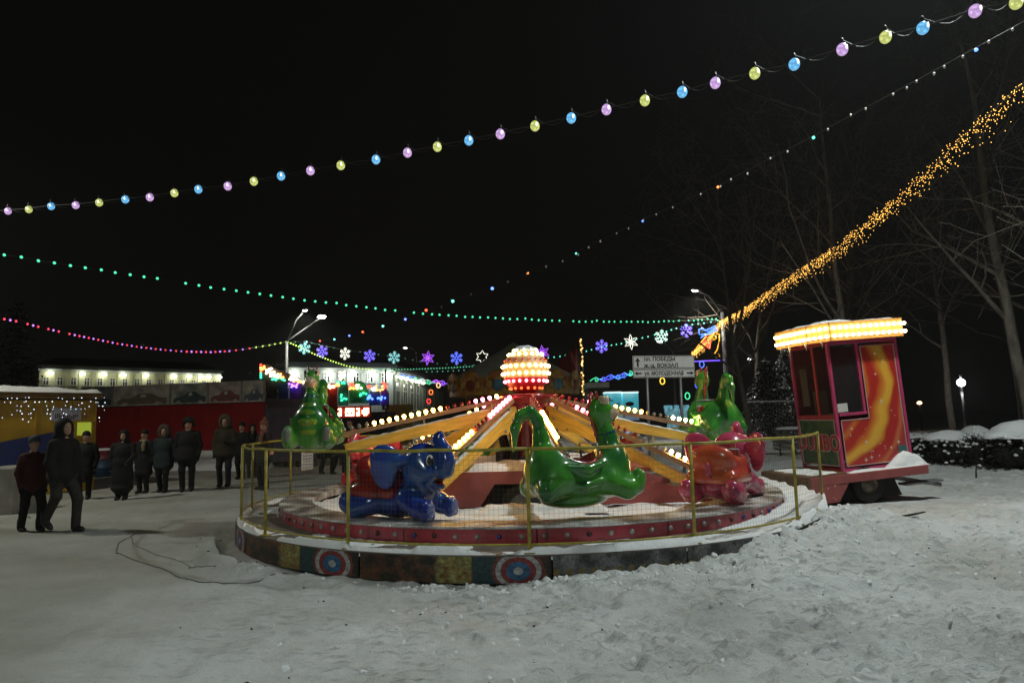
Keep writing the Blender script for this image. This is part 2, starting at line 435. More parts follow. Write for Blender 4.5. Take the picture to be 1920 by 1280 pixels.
    m5 = n.new('ShaderNodeMixRGB'); m5.blend_type = 'MULTIPLY'; m5.inputs[0].default_value = .5; l.new(mx.outputs[0], m5.inputs[1]); l.new(st5.outputs[0], m5.inputs[2]); mx = m5
    b2 = n.new('ShaderNodeBump'); b2.inputs['Strength'].default_value = .7; b2.inputs['Distance'].default_value = .045; l.new(st5.outputs[0], b2.inputs['Height']); l.new(bp.outputs[0], b2.inputs['Normal']); l.new(b2.outputs[0], b.inputs['Normal'])
    l.new(mx.outputs[0], lane.inputs[1]); l.new(lr.outputs[0], lane.inputs[2]); l.new(lane.outputs[0], b.inputs['Base Color'])
    b.inputs['Roughness'].default_value = .72; b.inputs['Specular IOR Level'].default_value = .3
    me.materials.append(mt)
    tag(link('ground', me), kind='structure', label='trodden snow covering the square and the drive')
make_ground()
# loose clods of snow lying on the churned side
def make_clods():
    rnd = random.Random(5); mb = MB(); vs0, fs0 = ICO[1]
    for k in range(3200):
        if k < 2000:
            d = 2.5 + 11 * rnd.random() ** 1.3; px = rnd.uniform(-.35, .95); x = px * d; y = d
        else:
            a = R(rnd.uniform(-40, 95)); rr = RF + .06 + abs(rnd.gauss(0, .35)); x = CX + rr * math.sin(a); y = CY - rr * math.cos(a)
        if math.hypot(x - CX, y - CY) < RF + .03: continue
        if x > 5.2 and y > 11.6: continue
        if x < -1.2 and rnd.random() < .85: continue
        s = .008 + .034 * rnd.random() ** 4; 
        if k >= 2000: s *= 1.2
        z = float(ground_h(x, y)) - s * .05
        q = Euler((rnd.random() * 6, rnd.random() * 6, rnd.random() * 6)).to_matrix()
        mb.add([Vector((x, y, z)) + q @ Vector((v[0] * s * rnd.uniform(.6, 1.3), v[1] * s * rnd.uniform(.6, 1.3), v[2] * s * rnd.uniform(.4, .8))) for v in vs0], fs0, 0, False)
    tag(mb.build('snow', SNOW_CAP), 'loose lumps of snow strewn over the churned ground', 'snow', kind='stuff')
make_clods()
def make_litter():
    rnd = random.Random(77); mb = MB()
    for k in range(150):
        d = 2.6 + 8 * rnd.random() ** 1.2; x = rnd.uniform(-.5, .85) * d; y = d
        if math.hypot(x - CX, y - CY) < RF + .1: continue
        s = rnd.uniform(.006, .022); z = float(ground_h(x, y)) + .004; a = rnd.random() * 6.28; c, q = math.cos(a) * s, math.sin(a) * s; w = rnd.uniform(.15, .5)
        mb.add([(x - c, y - q, z), (x + q * w, y - c * w, z + .008), (x + c, y + q, z + .003), (x - q * w, y + c * w, z + .006), (x, y, z - .01)], [(0, 1, 2, 3), (0, 4, 1), (1, 4, 2), (2, 4, 3), (3, 4, 0)])
    tag(mb.build('debris', mat('dark_litter', (.05, .045, .035), .8, var=.6, scale=30)), 'scattered dark crumbs of bark and dirt on the snow', 'debris', kind='stuff')
make_litter()
# thin cables lying across the snow
M_CABLE = mat('grey_cable', (.16, .16, .14), .6)
def ground_path(pix, r, name, label):
    pts = []
    for i in range(len(pix) - 1):
        a = G(*pix[i]); b = G(*pix[i + 1])
        for k in range(6): p = a.lerp(b, k / 6); pts.append(Vector((p.x, p.y, float(ground_h(p.x, p.y)) + r * .6)))
    tag(MB().tube(pts, r, 6).build(name, M_CABLE), label, 'cable')
ground_path([(252, 1000), (222, 1018), (218, 1036), (255, 1052), (310, 1068), (372, 1088), (440, 1092), (580, 1080)], .007, 'power_cable', 'thin dark cable looping over the drive towards the ride base')
ground_path([(247, 1004), (250, 1022), (300, 1042), (360, 1058), (415, 1070)], .005, 'power_cable', 'thinner cable curving inside the longer cable on the drive')
ground_path([(0, 962), (22, 954), (42, 966), (60, 972)], .012, 'power_cable', 'cable lying beside the low concrete block')

# sticks and debris poking from the snow
def stick(pix, length, tilt, az, r, label, z0=0):
    p = G(*pix); p.z = float(ground_h(p.x, p.y)); d = Vector((math.cos(az) * math.cos(tilt), math.sin(az) * math.cos(tilt), math.sin(tilt)))
    n = d.cross(Vector((.3, .2, 1))).normalized()
    mb = MB().tube([p - d * .05, p + d * length * .5 + n * .03 * length, p + d * length], [r, r * .9, r * .5], 6)
    tag(mb.build('stick', M_BLACK), label, 'stick')
stick((1831, 898), .26, R(82), .3, .02, 'short black peg standing upright in the snow beyond the booth')
stick((1690, 990), .42, R(6), .25, .018, 'dark stick lying on the snow in front of the booth trailer')
stick((1505, 1040), .35, R(14), .5, .016, 'bent dark twig stuck in the snow bank')
stick((1480, 972), .22, R(40), 2.2, .02, 'black scrap poking up at the buried edge of the ride')

# ------------------------------------------------------------------ carousel platform
platform = empty('carousel_platform', (CX, CY, 0), label='round stepped ride platform with printed skirt and red studded riser', cat='platform')
ZD, ZP, RI, RIN = .272, .455, 3.90, 3.44
M_DECK = mat('worn_deck', (.20, .17, .14), .6, .2, var=.4, scale=5, bump=.3)
M_RISER = mat('red_riser_paint', (.44, .022, .045), .35, var=.35, scale=8, bump=.1, coat=.3)
def plate_mat():
    mt, n, l, b = new_mat('checker_plate'); tc = n.new('ShaderNodeTexCoord')
    vo = n.new('ShaderNodeTexVoronoi'); vo.inputs['Scale'].default_value = 42; vo.inputs['Randomness'].default_value = .15; l.new(tc.outputs['Object'], vo.inputs['Vector'])
    bp = n.new('ShaderNodeBump'); bp.inputs['Strength'].default_value = .8; bp.inputs['Distance'].default_value = .012; l.new(vo.outputs['Distance'], bp.inputs['Height']); l.new(bp.outputs[0], b.inputs['Normal'])
    nz = n.new('ShaderNodeTexNoise'); nz.inputs['Scale'].default_value = 2.5; nz.inputs['Detail'].default_value = 7; l.new(tc.outputs['Object'], nz.inputs['Vector'])
    rp = n.new('ShaderNodeValToRGB'); rp.color_ramp.elements[0].position = .38; rp.color_ramp.elements[1].position = .62
    rp.color_ramp.elements[0].color = (.24, .23, .215, 1); rp.color_ramp.elements[1].color = (.72, .71, .69, 1); l.new(nz.outputs['Fac'], rp.inputs[0]); l.new(rp.outputs[0], b.inputs['Base Color'])
    me_ = n.new('ShaderNodeMapRange'); me_.inputs['From Min'].default_value = .45; me_.inputs['From Max'].default_value = .6; me_.inputs['To Min'].default_value = .8; me_.inputs['To Max'].default_value = .1; l.new(nz.outputs['Fac'], me_.inputs['Value']); l.new(me_.outputs[0], b.inputs['Metallic']); b.inputs['Roughness'].default_value = .33
    return mt
M_PLATE = plate_mat()
MB().lathe([(RF, ZD - .02), (RF, ZD), (RI - .05, ZD + .002)], 128, smooth=False).build('deck', M_DECK, platform)
MB().lathe([(RF - .05, 0), (RF - .05, ZD - .03), (RF - .4, ZD - .03)], 96, smooth=False).build('base_frame', M_DARK, platform)
MB().lathe([(RI + .012, ZP - .025), (RI + .018, ZP - .012), (RI + .012, ZP + .004), (RIN, ZP + .004), (RIN, ZP - .10), (RI - .02, ZP - .10)], 160, smooth=False).build('checker_plate_ring', M_PLATE, platform)
def arc_panel(r, z0, z1, a0, a1, n, thick=.012):      # curved board with uv (u along arc, v up); a measured from the camera side
    vs = []; fs = []; uv = []
    for i in range(n + 1):
        a = R(a0 + (a1 - a0) * i / n)
        for rr in (r, r - thick):
            for z in (z0, z1): vs.append((rr * math.sin(a), -rr * math.cos(a), z))
    for i in range(n):
        b = i * 4; c = b + 4
        fs += [(b, c, c + 1, b + 1), (b + 2, b + 3, c + 3, c + 2), (b + 1, c + 1, c + 3, b + 3), (b, b + 2, c + 2, c)]
    fs += [(0, 1, 3, 2), (n * 4, n * 4 + 2, n * 4 + 3, n * 4 + 1)]
    me = bpy.data.meshes.new('panel'); me.from_pydata(vs, [], fs)
    u = me.uv_layers.new(name='UVMap')
    for lp in me.loops:
        k = lp.vertex_index; u.data[lp.index].uv = ((k // 4) / n, (k % 2))
    me.update(); return me
# printed skirt boards: mottled dark art, a yellow patch, a teal field and a plain roundel
def art_mat(name, seed, kind=0):
    mt, n, l, b = new_mat(name); uvn = n.new('ShaderNodeTexCoord')
    def M(op, *a):
        q = n.new('ShaderNodeMath'); q.operation = op
        for i, x in enumerate(a):
            if isinstance(x, (int, float)): q.inputs[i].default_value = x
            else: l.new(x, q.inputs[i])
        return q.outputs[0]
    def mix(f, c1, c2):
        q = n.new('ShaderNodeMixRGB')
        for i, x in enumerate((f, c1, c2)):
            if isinstance(x, (int, float)): q.inputs[i].default_value = x
            elif isinstance(x, tuple): q.inputs[i].default_value = (*x, 1)
            else: l.new(x, q.inputs[i])
        return q.outputs[0]
    sx = n.new('ShaderNodeSeparateXYZ'); l.new(uvn.outputs['UV'], sx.inputs[0]); U, V = sx.outputs['X'], sx.outputs['Y']
    def noise(s, d=5):
        q = n.new('ShaderNodeTexNoise'); q.noise_dimensions = '4D'; q.inputs['W'].default_value = seed * 3.7; q.inputs['Scale'].default_value = s; q.inputs['Detail'].default_value = d
        mp = n.new('ShaderNodeMapping'); mp.inputs['Scale'].default_value = (6, 1, 1); l.new(uvn.outputs['UV'], mp.inputs[0]); l.new(mp.outputs[0], q.inputs['Vector']); return q.outputs['Fac']
    n1 = noise(1.6); n2 = noise(4); n3 = noise(9, 7)
    step = lambda x, e, w=.02: M('MULTIPLY', 1.0, n_map(x, e - w, e + w))
    def n_map(x, a, c):
        q = n.new('ShaderNodeMapRange'); l.new(x, q.inputs['Value']); q.inputs['From Min'].default_value = a; q.inputs['From Max'].default_value = c; return q.outputs[0]
    if kind == 0:
        base = mix(n_map(n1, .42, .62), (.012, .012, .010), (.16, .055, .02))
        base = mix(n_map(n2, .55, .72), base, (.10, .075, .025))
        uu = M('ADD', U, M('MULTIPLY', M('SUBTRACT', n2, .5), .06))
        yel = M('MULTIPLY', n_map(uu, .42, .46), n_map(U, .615, .605))
        base = mix(yel, base, mix(n_map(n2, .35, .62), (.20, .09, .02), (.34, .33, .10)))
        teal = M('MULTIPLY', n_map(U, .612, .618), n_map(U, .74, .72)); base = mix(teal, base, (.018, .055, .055))
        tail = n_map(U, .97, .99); base = mix(tail, base, (.012, .012, .010))
        du = M('MULTIPLY', M('SUBTRACT', U, .84), 6.0); dv = M('SUBTRACT', V, .46)
        d = M('SQRT', M('ADD', M('MULTIPLY', du, du), M('MULTIPLY', dv, dv)))
        base = mix(n_map(d, .78, .76), base, (.20, .045, .035)); base = mix(n_map(d, .68, .665), base, (.42, .44, .42))
        base = mix(n_map(d, .53, .515), base, (.26, .035, .035)); base = mix(n_map(d, .36, .345), base, (.03, .13, .26))
        base = mix(n_map(d, .15, .135), base, (.45, .47, .46))
    else:
        base = mix(n_map(n1, .4, .62), (.05, .05, .05), (.22, .22, .22))
        bars = n_map(M('SINE', M('MULTIPLY', U, 70.0)), -.1, .1)
        low = M('MULTIPLY', n_map(V, .52, .5), n_map(V, .06, .1)); base = mix(M('MULTIPLY', low, bars), base, (.20, .15, .05))
        base = mix(n_map(V, .16, .12), base, (.02, .02, .02))
    dirt = mix(n_map(n3, .38, .62), (.45, .45, .45), (1, 1, 1))
    q = n.new('ShaderNodeMixRGB'); q.blend_type = 'MULTIPLY'; q.inputs[0].default_value = 1; l.new(base, q.inputs[1]); l.new(dirt, q.inputs[2]); l.new(q.outputs[0], b.inputs['Base Color'])
    b.inputs['Roughness'].default_value = .45
    return mt
ARTS = [art_mat('skirt_print_%d' % i, i) for i in range(3)]; ARTG = art_mat('skirt_print_grey', 7, 1)
bounds = [-148, -117, -84, -54, -24.8, 1.6, 20, 40, 62, 90, 120, 150, 180, 212]
for k in range(len(bounds) - 1):
    a0, a1 = bounds[k] + .12, bounds[k + 1] - .12
    me = arc_panel(RF + .004, .0, ZD - .012, a0, a1, 14); me.materials.append(ARTG if k in (5, 6, 7) else ARTS[k % 3]); link('skirt_panel', me, platform)
# riser boards with dome studs
stud = MB(); stud.lathe([(.030, 0), (.028, .010), (.018, .020), (.0, .024)], 10)
M_STUDS = [mat('dome_lens_clear', (.38, .37, .35), .25, var=.3, coat=.5), mat('dome_lens_dark', (.05, .012, .012), .3), mat('dome_lens_blue', (.03, .05, .25), .25)]
stud_me = [stud.mesh('dome_stud', q) for q in M_STUDS]
rndp = random.Random(3)
for k in range(16):
    me = arc_panel(RI, ZD + .004, ZP - .027, -180 + k * 22.5 + .1, -180 + (k + 1) * 22.5 - .1, 10); me.materials.append(M_RISER); link('riser_board', me, platform)
for k in range(-30, 31):
    a = R(k * 3.62 + 1.2); rr = RI + .003
    q = 0 if rndp.random() < .82 else (1 if rndp.random() < .7 else 2)
    o = link('dome_stud', stud_me[q], platform, (rr * math.sin(a), -rr * math.cos(a), (ZD + ZP) / 2 - .01))
    o.rotation_euler = (R(90), 0, a); 
# snow on the deck ring, heaped along its edge, and the snow inside the ring
def ring_snow(name, r0, r1, nr, na, hf, parent, mt, a0=-180, a1=180):
    rr = np.linspace(r0, r1, nr); aa = np.radians(np.linspace(a0, a1, na)); A, Q = np.meshgrid(aa, rr); X = Q * np.sin(A); Y = -Q * np.cos(A); Z = hf(X, Y, Q, np.degrees(A))
    V = np.stack([X, Y, Z], -1).reshape(-1, 3); i = np.arange(nr - 1)[:, None]; j = np.arange(na - 1)[None, :]
    F = np.stack([i * na + j, (i + 1) * na + j, (i + 1) * na + j + 1, i * na + j + 1], -1).reshape(-1, 4)
    me = bpy.data.meshes.new(name); me.from_pydata(V.tolist(), [], F.tolist()); me.polygons.foreach_set('use_smooth', np.ones(len(F), bool)); me.materials.append(mt); me.update()
    return link(name, me, parent)
def deck_snow(X, Y, Q, A):
    edge = np.exp(-((Q - (RF - .05)) / .10) ** 2); cov = fbm(X * 1.7, Y * 1.7, 4, 31)
    z = ZD - .014 + .040 * sst(.34, .52, cov) * (.55 + .4 * edge) + .055 * edge * sst(.30, .5, fbm(X * 2.5, Y * 2.5, 3, 33))
    z = z + (fbm(X * 14, Y * 14, 3, 34) - .47) * .03
    z = z + .10 * sst(25, 60, A) * sst(150, 100, A)
    z = np.where(Q > RF - .012, ZD - .05, z)
    return np.where(Q < RI + .04, np.minimum(z, ZD + .01), z)
tag(ring_snow('snow', RI + .02, RF + .003, 18, 900, deck_snow, platform, SNOW), kind='stuff')
def in_snow(X, Y, Q, A):
    z = .33 + (fbm(X * 1.2, Y * 1.2, 4, 41) - .42) * .26 + (fbm(X * 6, Y * 6, 3, 43) - .47) * .07
    return np.where(Q > RIN - .12, np.minimum(z, ZP - .03), np.minimum(z, .52))
tag(ring_snow('snow', .05, RIN, 70, 300, in_snow, platform, SNOW), kind='stuff')

# ------------------------------------------------------------------ yellow safety fence
M_YEL = mat('yellow_fence_paint', (.46, .38, .05), .45, var=.45, scale=9, bump=.15)
M_MESH = mat('fence_wire', (.16, .15, .11), .5, .4)
fence = empty('safety_fence', (CX, CY, 0), label='yellow tubular safety fence with wire mesh around the ride', cat='fence')
RFE, ZT = RF - .07, 1.315
fp = lambda a, z, r=RFE: (r * math.sin(R(a)), -r * math.cos(R(a)), z)
A_END, A_BEG = 68.0, -242.0
posts = [68, 45.5, 22, -1.2, -27.5, -48, -66, -84, -104, -127, -150, -173, -196, -219, -242]
for a in posts:
    MB().tube([fp(a, ZD - .02), fp(a, ZT - .01)], .019, 8).build('post', M_YEL, fence)
    MB().box(fp(a, ZD + .012), (.11, .11, .012), 0).build('foot_plate', M_YEL, fence)
for i in range(len(posts) - 1):
    a0, a1 = posts[i], posts[i + 1]; n = 10
    arc = [a0 + (a1 - a0) * k / n for k in range(n + 1)]
    MB().tube([fp(a, ZT + .006 * math.sin(a * 3)) for a in arc], .017, 8).build('top_rail', M_YEL, fence)
    MB().tube([fp(a, ZD + .09) for a in arc], .012, 6).build('bottom_rail', M_YEL, fence)
    w = MB(); m = int(abs(a1 - a0) * R(1) * RFE / .05)
    for k in range(1, m):
        a = a0 + (a1 - a0) * k / m; w.tube([fp(a, ZD + .09), fp(a, ZT)], .0010, 3, cap=False)
    for k in range(1, 19):
        w.tube([fp(a, ZD + .09 + k * .05) for a in arc[::2]] , .0010, 3, cap=False)
    tag(w.build('mesh_panel', M_MESH, fence), kind='stuff')
# notices hung on the fence
M_PAPER = mat('notice_paper', (.62, .60, .56), .6, var=.1)
M_INK = mat('notice_ink', (.12, .10, .10), .7)
def notice(pxc, pyc, w, h, label, d=None, back=False, mt=None, lines=6):
    a = None
    c = P(pxc, pyc, d); rz = math.atan2(c.x - CX, -(c.y - CY)) + (math.pi if back else 0)
    o = empty('notice_board', c, (0, 0, rz), label=label, cat='notice board')
    MB().box((0, 0, 0), (w, .012, h)).build('board', mt or M_PAPER, o)
    lb = MB()
    for k in range(lines):
        zz = h * (.38 - .76 * k / max(1, lines - 1)); lb.box((0, -.0085, zz), (w * (.78 if k % 3 else .6), .003, h * .03))
    if lines: lb.build('lettering', M_INK, o)
notice(576, 862, .34, .36, 'white notice board with printed lines hung on the fence behind the red elephant', d=13.05, back=True)
notice(509, 848, .14, .07, 'small pinkish plate wired to the fence beside the hanging green dragon', d=11.85, back=True, mt=mat('pink_plate', (.55, .30, .24), .5), lines=0)
# ------------------------------------------------------------------ ride: mast, lamp ball, arms
M_RED = mat('red_gloss_paint', (.30, .012, .015), .3, var=.3, coat=.6)
M_ARM = mat('yellow_arm_paint', (.86, .54, .09), .4, var=.3, scale=3, bump=.08, stretch=(1, 6, 6))
M_RAIL = mat('light_rail_wood', (.42, .25, .14), .6, var=.4, scale=5, stretch=(1, 8, 8))
M_PINK = mat('pink_chassis_paint', (.40, .10, .095), .5, var=.25, scale=3, bump=.1)
E_YEL = emit('bulb_yellow_lit', (1, .56, .075), 36)
E_PNK = emit('bulb_pink_lit', (1, .17, .27), 18)
E_WHT = emit('bulb_white_lit', (1, .70, .26), 34)
E_ORG = emit('bulb_orange_lit', (1, .16, .04), 2.2)
M_BRED = mat('bulb_red_unlit', (.40, .008, .012), .12, coat=1)
M_BGRY = mat('bulb_clear_unlit', (.34, .30, .25), .3, coat=.5)
def bulb_mesh(name, r, mt, cone=False):
    mb = MB()
    if cone: mb.lathe([(r * 1.15, -.6 * r), (r * .95, .2 * r), (r * .35, 1.3 * r), (0, 1.4 * r)], 8)
    else: mb.ball((0, 0, 0), r, 0, 2)
    mb.lathe([(r * .5, -r * 1.6), (r * .5, -r * .8)], 6)
    return mb.mesh(name, mt)
RB = .032
B_YEL, B_PNK, B_WHT, B_ORG, B_RED, B_GRY = [bulb_mesh('bulb', RB, q) for q in (E_YEL, E_PNK, E_WHT, E_ORG, M_BRED, M_BGRY)]
B_CONE = bulb_mesh('bulb', RB, M_BGRY, True)
S_PNK, S_WHT, S_ORG, S_RED = [bulb_mesh('bulb', .024, q) for q in (E_PNK, E_WHT, E_ORG, M_BRED)]
ride = empty('carousel_ride', (CX, CY, 0), label='spider ride mast with lamp ball and yellow bulb-lined arms', cat='carousel')
# mast
MB().lathe([(.0, .45), (.52, .45), (.52, .62), (.34, .66), (.30, .72), (.30, 1.50), (.36, 1.54), (.36, 1.62)], 28).build('mast', M_RED, ride)
MB().lathe([(.40, 1.58), (.47, 1.60), (.47, 1.72), (.40, 1.74), (.38, 1.92), (.46, 1.94), (.46, 2.0), (.20, 2.02), (.14, 2.10)], 28).build('hub', M_RED, ride)
for k in range(8):
    a = R(k * 45 + 12); mb = MB().tube([(.30 * math.cos(a), .30 * math.sin(a), .75), (.50 * math.cos(a), .50 * math.sin(a), 1.45)], [.05, .045], 8)
    mb.tube([(.36 * math.cos(a), .36 * math.sin(a), .6), (.42 * math.cos(a), .42 * math.sin(a), 1.1)], .07, 8).build('hydraulic_ram', M_DARK, ride)
rnd = random.Random(11); mc = MB()
for k in range(36):
    a = rnd.random() * 6.28; rr = rnd.uniform(.35, .62); mc.bbox((rr * math.cos(a), rr * math.sin(a), rnd.uniform(.52, 1.0)), (rnd.uniform(.06, .2), rnd.uniform(.06, .2), rnd.uniform(.06, .3)), .01)
mc.build('valve_block', M_DARK, ride)
for k in range(5):
    a = rnd.random() * 6.28; pts = [(.4 * math.cos(a + t * .3), .4 * math.sin(a + t * .3), .55 + .5 * math.sin(t * .8)) for t in range(5)]
    MB().tube(pts, .018, 6).build('hose', M_BLACK, ride)
# lamp ball
ZB, RBALL = 2.40, .39
M_SHELL = mat('ball_shell', (.80, .52, .30), .4, col2=(.74, .42, .24), scale=2)
M_SHELLR = mat('ball_shell_red', (.50, .02, .03), .4)
ball = MB()
prof = [(RBALL * math.cos(R(t)), ZB + RBALL * math.sin(R(t))) for t in range(-72, 91, 6)]
ball.lathe(prof[:10], 32, 1); ball.lathe(prof[9:], 32, 0)
ballo = ball.build('lamp_ball', [M_SHELL, M_SHELLR], ride)
MB().lathe([(.13, 2.02), (.12, 2.08), (.15, 2.10)], 16).build('ball_stem', M_RED, ride)
for lat, cnt, me, off in ((44, 16, S_WHT, 0), (27, 20, S_RED, .5), (11, 22, S_WHT, 0), (-7, 22, S_WHT, .5), (-26, 20, S_PNK, 0), (-47, 15, S_ORG, .5), (60, 10, S_WHT, .3)):
    for k in range(cnt):
        a = 2 * math.pi * (k + off) / cnt; n = Vector((math.cos(a) * math.cos(R(lat)), math.sin(a) * math.cos(R(lat)), math.sin(R(lat))))
        o = link('bulb', me, ballo, n * (RBALL + .008) + Vector((0, 0, ZB))); o.rotation_mode = 'QUATERNION'; o.rotation_quaternion = n.to_track_quat('Z', 'Y')
cap = MB(); vs, fs = ICO[3]
cap.add([(v[0] * .22 * (1 + .1 * math.sin(5 * v[1])), v[1] * .22, ZB + RBALL * .84 + max(v[2], -.2) * .11 + .008 * math.sin(9 * v[0] + 4 * v[1])) for v in vs], fs, 0, True)
tag(cap.build('snow', SNOW_CAP, ride), kind='stuff')

# seats: (angle from the camera side, radius, base height, kind, arm end height)
SEATS = [(8.5, 3.30, .61, 'dragon', .88), (53.5, 3.32, .44, 'elephant_pink', .62), (102, 3.40, 1.17, 'dragon', 1.20), (148, 3.35, .50, 'elephant_blue', .75),
         (-166, 3.35, .50, 'dragon', .80), (-121, 3.35, .43, 'elephant_red', .72), (-77.5, 3.40, 1.20, 'dragon', 1.22), (-29.5, 3.30, .435, 'elephant_blue', .60)]
# bulb sequence per arm from the hub outwards (p pink, r red unlit, y yellow lit, w white lit, g clear unlit, c snow-capped)
SEQ = ['rrrrrrryyyyyyyyyyggggg', 'rrrrppppyyrrrggggggwwwww', 'rrrrrppryyyyyyggggwwww', 'pppyyggggggggggg', 'ppyyyyyyggggggg', 'pppyyyyyyyyyggggg', 'yppprrrryyyyyyyyyycccc', 'ppppppprrrryyyyyyyyyyyyw']
BK = {'p': B_PNK, 'r': B_RED, 'y': B_YEL, 'w': B_WHT, 'g': B_GRY, 'c': B_CONE}
for i, (a, rs, zb, kind, ze) in enumerate(SEATS):
    ar = R(a); u = Vector((math.sin(ar), -math.cos(ar), 0)); rr0, rr1 = .40, rs - .42
    p0 = u * rr0 + Vector((0, 0, 1.72)); p1 = u * rr1 + Vector((0, 0, ze))
    d = p1 - p0; L = d.length
    arm = empty('arm', p0); arm.parent = ride
    q = d.to_track_quat('X', 'Z'); arm.rotation_mode = 'QUATERNION'; arm.rotation_quaternion = q
    mb = MB(); prf = [(0, -.17), (.45, -.18), (.62, -.11), (L, -.075), (L, .06), (0, .10)]
    mb.prism(prf, .085, 0, Matrix.Translation((0, -.0425, 0)) @ XZ); mb.build('beam', M_ARM, arm)
    MB().tube([(.50, -.07, -.11), (.50, .07, -.11)], .02, 8).tube([(.2, -.07, -.05), (.2, .07, -.05)], .02, 8).build('bolt', M_STEEL, arm)
    mb = MB(); mb.box((L * .5 - .02, .0, .205), (L * .99, .062, .07)); mb.build('light_rail', M_RAIL, arm)
    for t in (.06, .5, .94): MB().box((L * t, 0, .12), (.035, .03, .15)).build('rail_bracket', M_STEEL, arm)
    sn = MB(); rn = random.Random(i)
    ns = 26; vs = []; fs = []
    for k in range(ns + 1):
        x = .15 + (L - .25) * k / ns; w = .036 * rn.uniform(.75, 1.05); h = rn.uniform(.004, .03) if k not in (0, ns) else .0; z = .061 + (0.040 * (1 - x / L))
        vs += [(x, -w, z), (x, -w * .5, z + h), (x, w * .5, z + h * rn.uniform(.6, 1.1)), (x, w, z)]
    for k in range(ns):
        for j in range(3): fs.append((k * 4 + j, k * 4 + j + 1, k * 4 + 5 + j, k * 4 + 4 + j))
    tag(sn.add(vs, fs, 0, True).build('snow', SNOW_CAP, arm), kind='stuff')
    seq = SEQ[i]
    for k, c in enumerate(seq):
        x = .06 + (L - .12) * k / (len(seq) - 1)
        o = link('bulb', BK[c], arm, (x, .0 + rn.uniform(-.004, .004), .205 + .035 + RB * 1.35)); o.rotation_euler = (rn.uniform(-.15, .15), rn.uniform(-.15, .15), 0)
    # bracket that carries the seat
    mb = MB().tube([(L - .03, 0, 0), (L + .22, 0, -.06)], .045, 8).box((L + .05, 0, -.02), (.14, .14, .14)); mb.build('seat_bracket', M_DARK, arm)

# ------------------------------------------------------------------ trailer chassis under the ride
chas = empty('ride_trailer', (CX, CY, 0), label='pink steel trailer chassis with twin wheels beneath the ride mast', cat='trailer')
side = [(-1.62, .36), (-.74, .36), (-.52, .68), (.86, .68), (.98, .36), (2.62, .36), (2.62, .44), (1.55, .74), (1.1, .86), (-1.62, .86)]
for y0 in (-1.45, 1.25):
    MB().prism(side, .06, 0, Matrix.Translation((0, y0, 0)) @ XZ).build('side_panel', M_PINK, chas)
MB().box((.25, -.08, .83), (3.6, 2.56, .05)).build('floor', M_PINK, chas)
MB().box((.17, -.1, .58), (1.5, 2.3, .42)).build('axle_housing', M_BLACK, chas)
def wheel(parent, c, r, axis='Y', w=.19):
    t = MB(); prof = [(r * .56, -w * .5), (r * .9, -w * .52), (r, -w * .36), (r, w * .36), (r * .9, w * .52), (r * .56, w * .5)]
    Mx = Matrix.Translation(c) @ Matrix.Rotation(R(90), 4, 'X')
    tyre = t.lathe(prof, 28, 0, Mx).build('wheel', M_BLACK, parent)
    rim = MB().lathe([(r * .57, w * .5), (r * .55, w * .42), (r * .44, w * .30), (r * .28, w * .36), (r * .16, w * .48), (0, w * .5)], 24, 0, Mx)
    rim.build('rim', mat('wheel_rim', (.20, .17, .13), .5, .5, var=.5, scale=20), tyre)
    tr = MB()
    for k in range(28):
        a = 2 * math.pi * k / 28; tr.box((0, 0, 0), (.022, w * .74, .016), 0, Matrix.Translation(c) @ Matrix.Rotation(a, 4, 'Y') @ Matrix.Translation((0, 0, r + .003)))
    tr.build('tread', M_BLACK, tyre)
    return tyre
wheel(chas, (-.15, -1.36, .36), .30); wheel(chas, (.50, -1.36, .36), .30)
def heap(name, x0, x1, y0, y1, z0, hh, parent, nx=40, ny=24, off=50, sc=2.2):
    X, Y = np.meshgrid(np.linspace(x0, x1, nx), np.linspace(y0, y1, ny)); e = np.minimum(np.minimum((X - x0), (x1 - X)), np.minimum(Y - y0, y1 - Y))
    Z = z0 + hh * sst(0, .16, e) * (.25 + 1.3 * fbm(X * sc, Y * sc, 4, off)) + (fbm(X * 9, Y * 9, 2, off + 3) - .4) * .03 * (e > 0)
    V = np.stack([X, Y, Z], -1).reshape(-1, 3); i = np.arange(ny - 1)[:, None]; j = np.arange(nx - 1)[None, :]
    F = np.stack([i * nx + j, i * nx + j + 1, (i + 1) * nx + j + 1, (i + 1) * nx + j], -1).reshape(-1, 4)
    me = bpy.data.meshes.new(name); me.from_pydata(V.tolist(), [], F.tolist()); me.polygons.foreach_set('use_smooth', np.ones(len(F), bool)); me.materials.append(SNOW_CAP); me.update()
    return tag(link(name, me, parent), kind='stuff')
heap('snow', -1.6, 1.25, -1.44, -.35, .855, .10, chas); heap('snow', -1.6, 1.6, .2, 1.2, .855, .12, chas, off=60)
heap('snow', -.75, 1.05, -2.3, -1.75, .36, .10, platform, off=66, sc=3.0)

# ------------------------------------------------------------------ fibreglass seats
def gel(name, c1, c2, scale=2.2, rough=.16):
    return mat(name, c1, max(rough, .24), col2=c2, scale=scale, detail=3, coat=.65, spec=.5, bump=.03, bscale=9)
G_GREEN = gel('dragon_green', (.07, .32, .03), (.014, .13, .03)); G_LIME = gel('dragon_belly_lime', (.26, .36, .02), (.10, .24, .02))
G_REDI = gel('seat_red', (.36, .022, .012), (.22, .012, .01)); G_PAD = gel('paw_grey', (.20, .24, .20), (.12, .16, .13), rough=.4)
G_TEAL = gel('collar_teal', (.01, .09, .10), (.01, .06, .08)); G_CREAM = gel('muzzle_cream', (.55, .42, .28), (.45, .30, .2)); G_CREST = gel('crest_red', (.40, .03, .02), (.3, .02, .03))
G_EYEW = gel('eye_white', (.75, .73, .68), (.7, .68, .62)); G_EYEB = gel('eye_black', (.01, .01, .01), (.012, .012, .012))
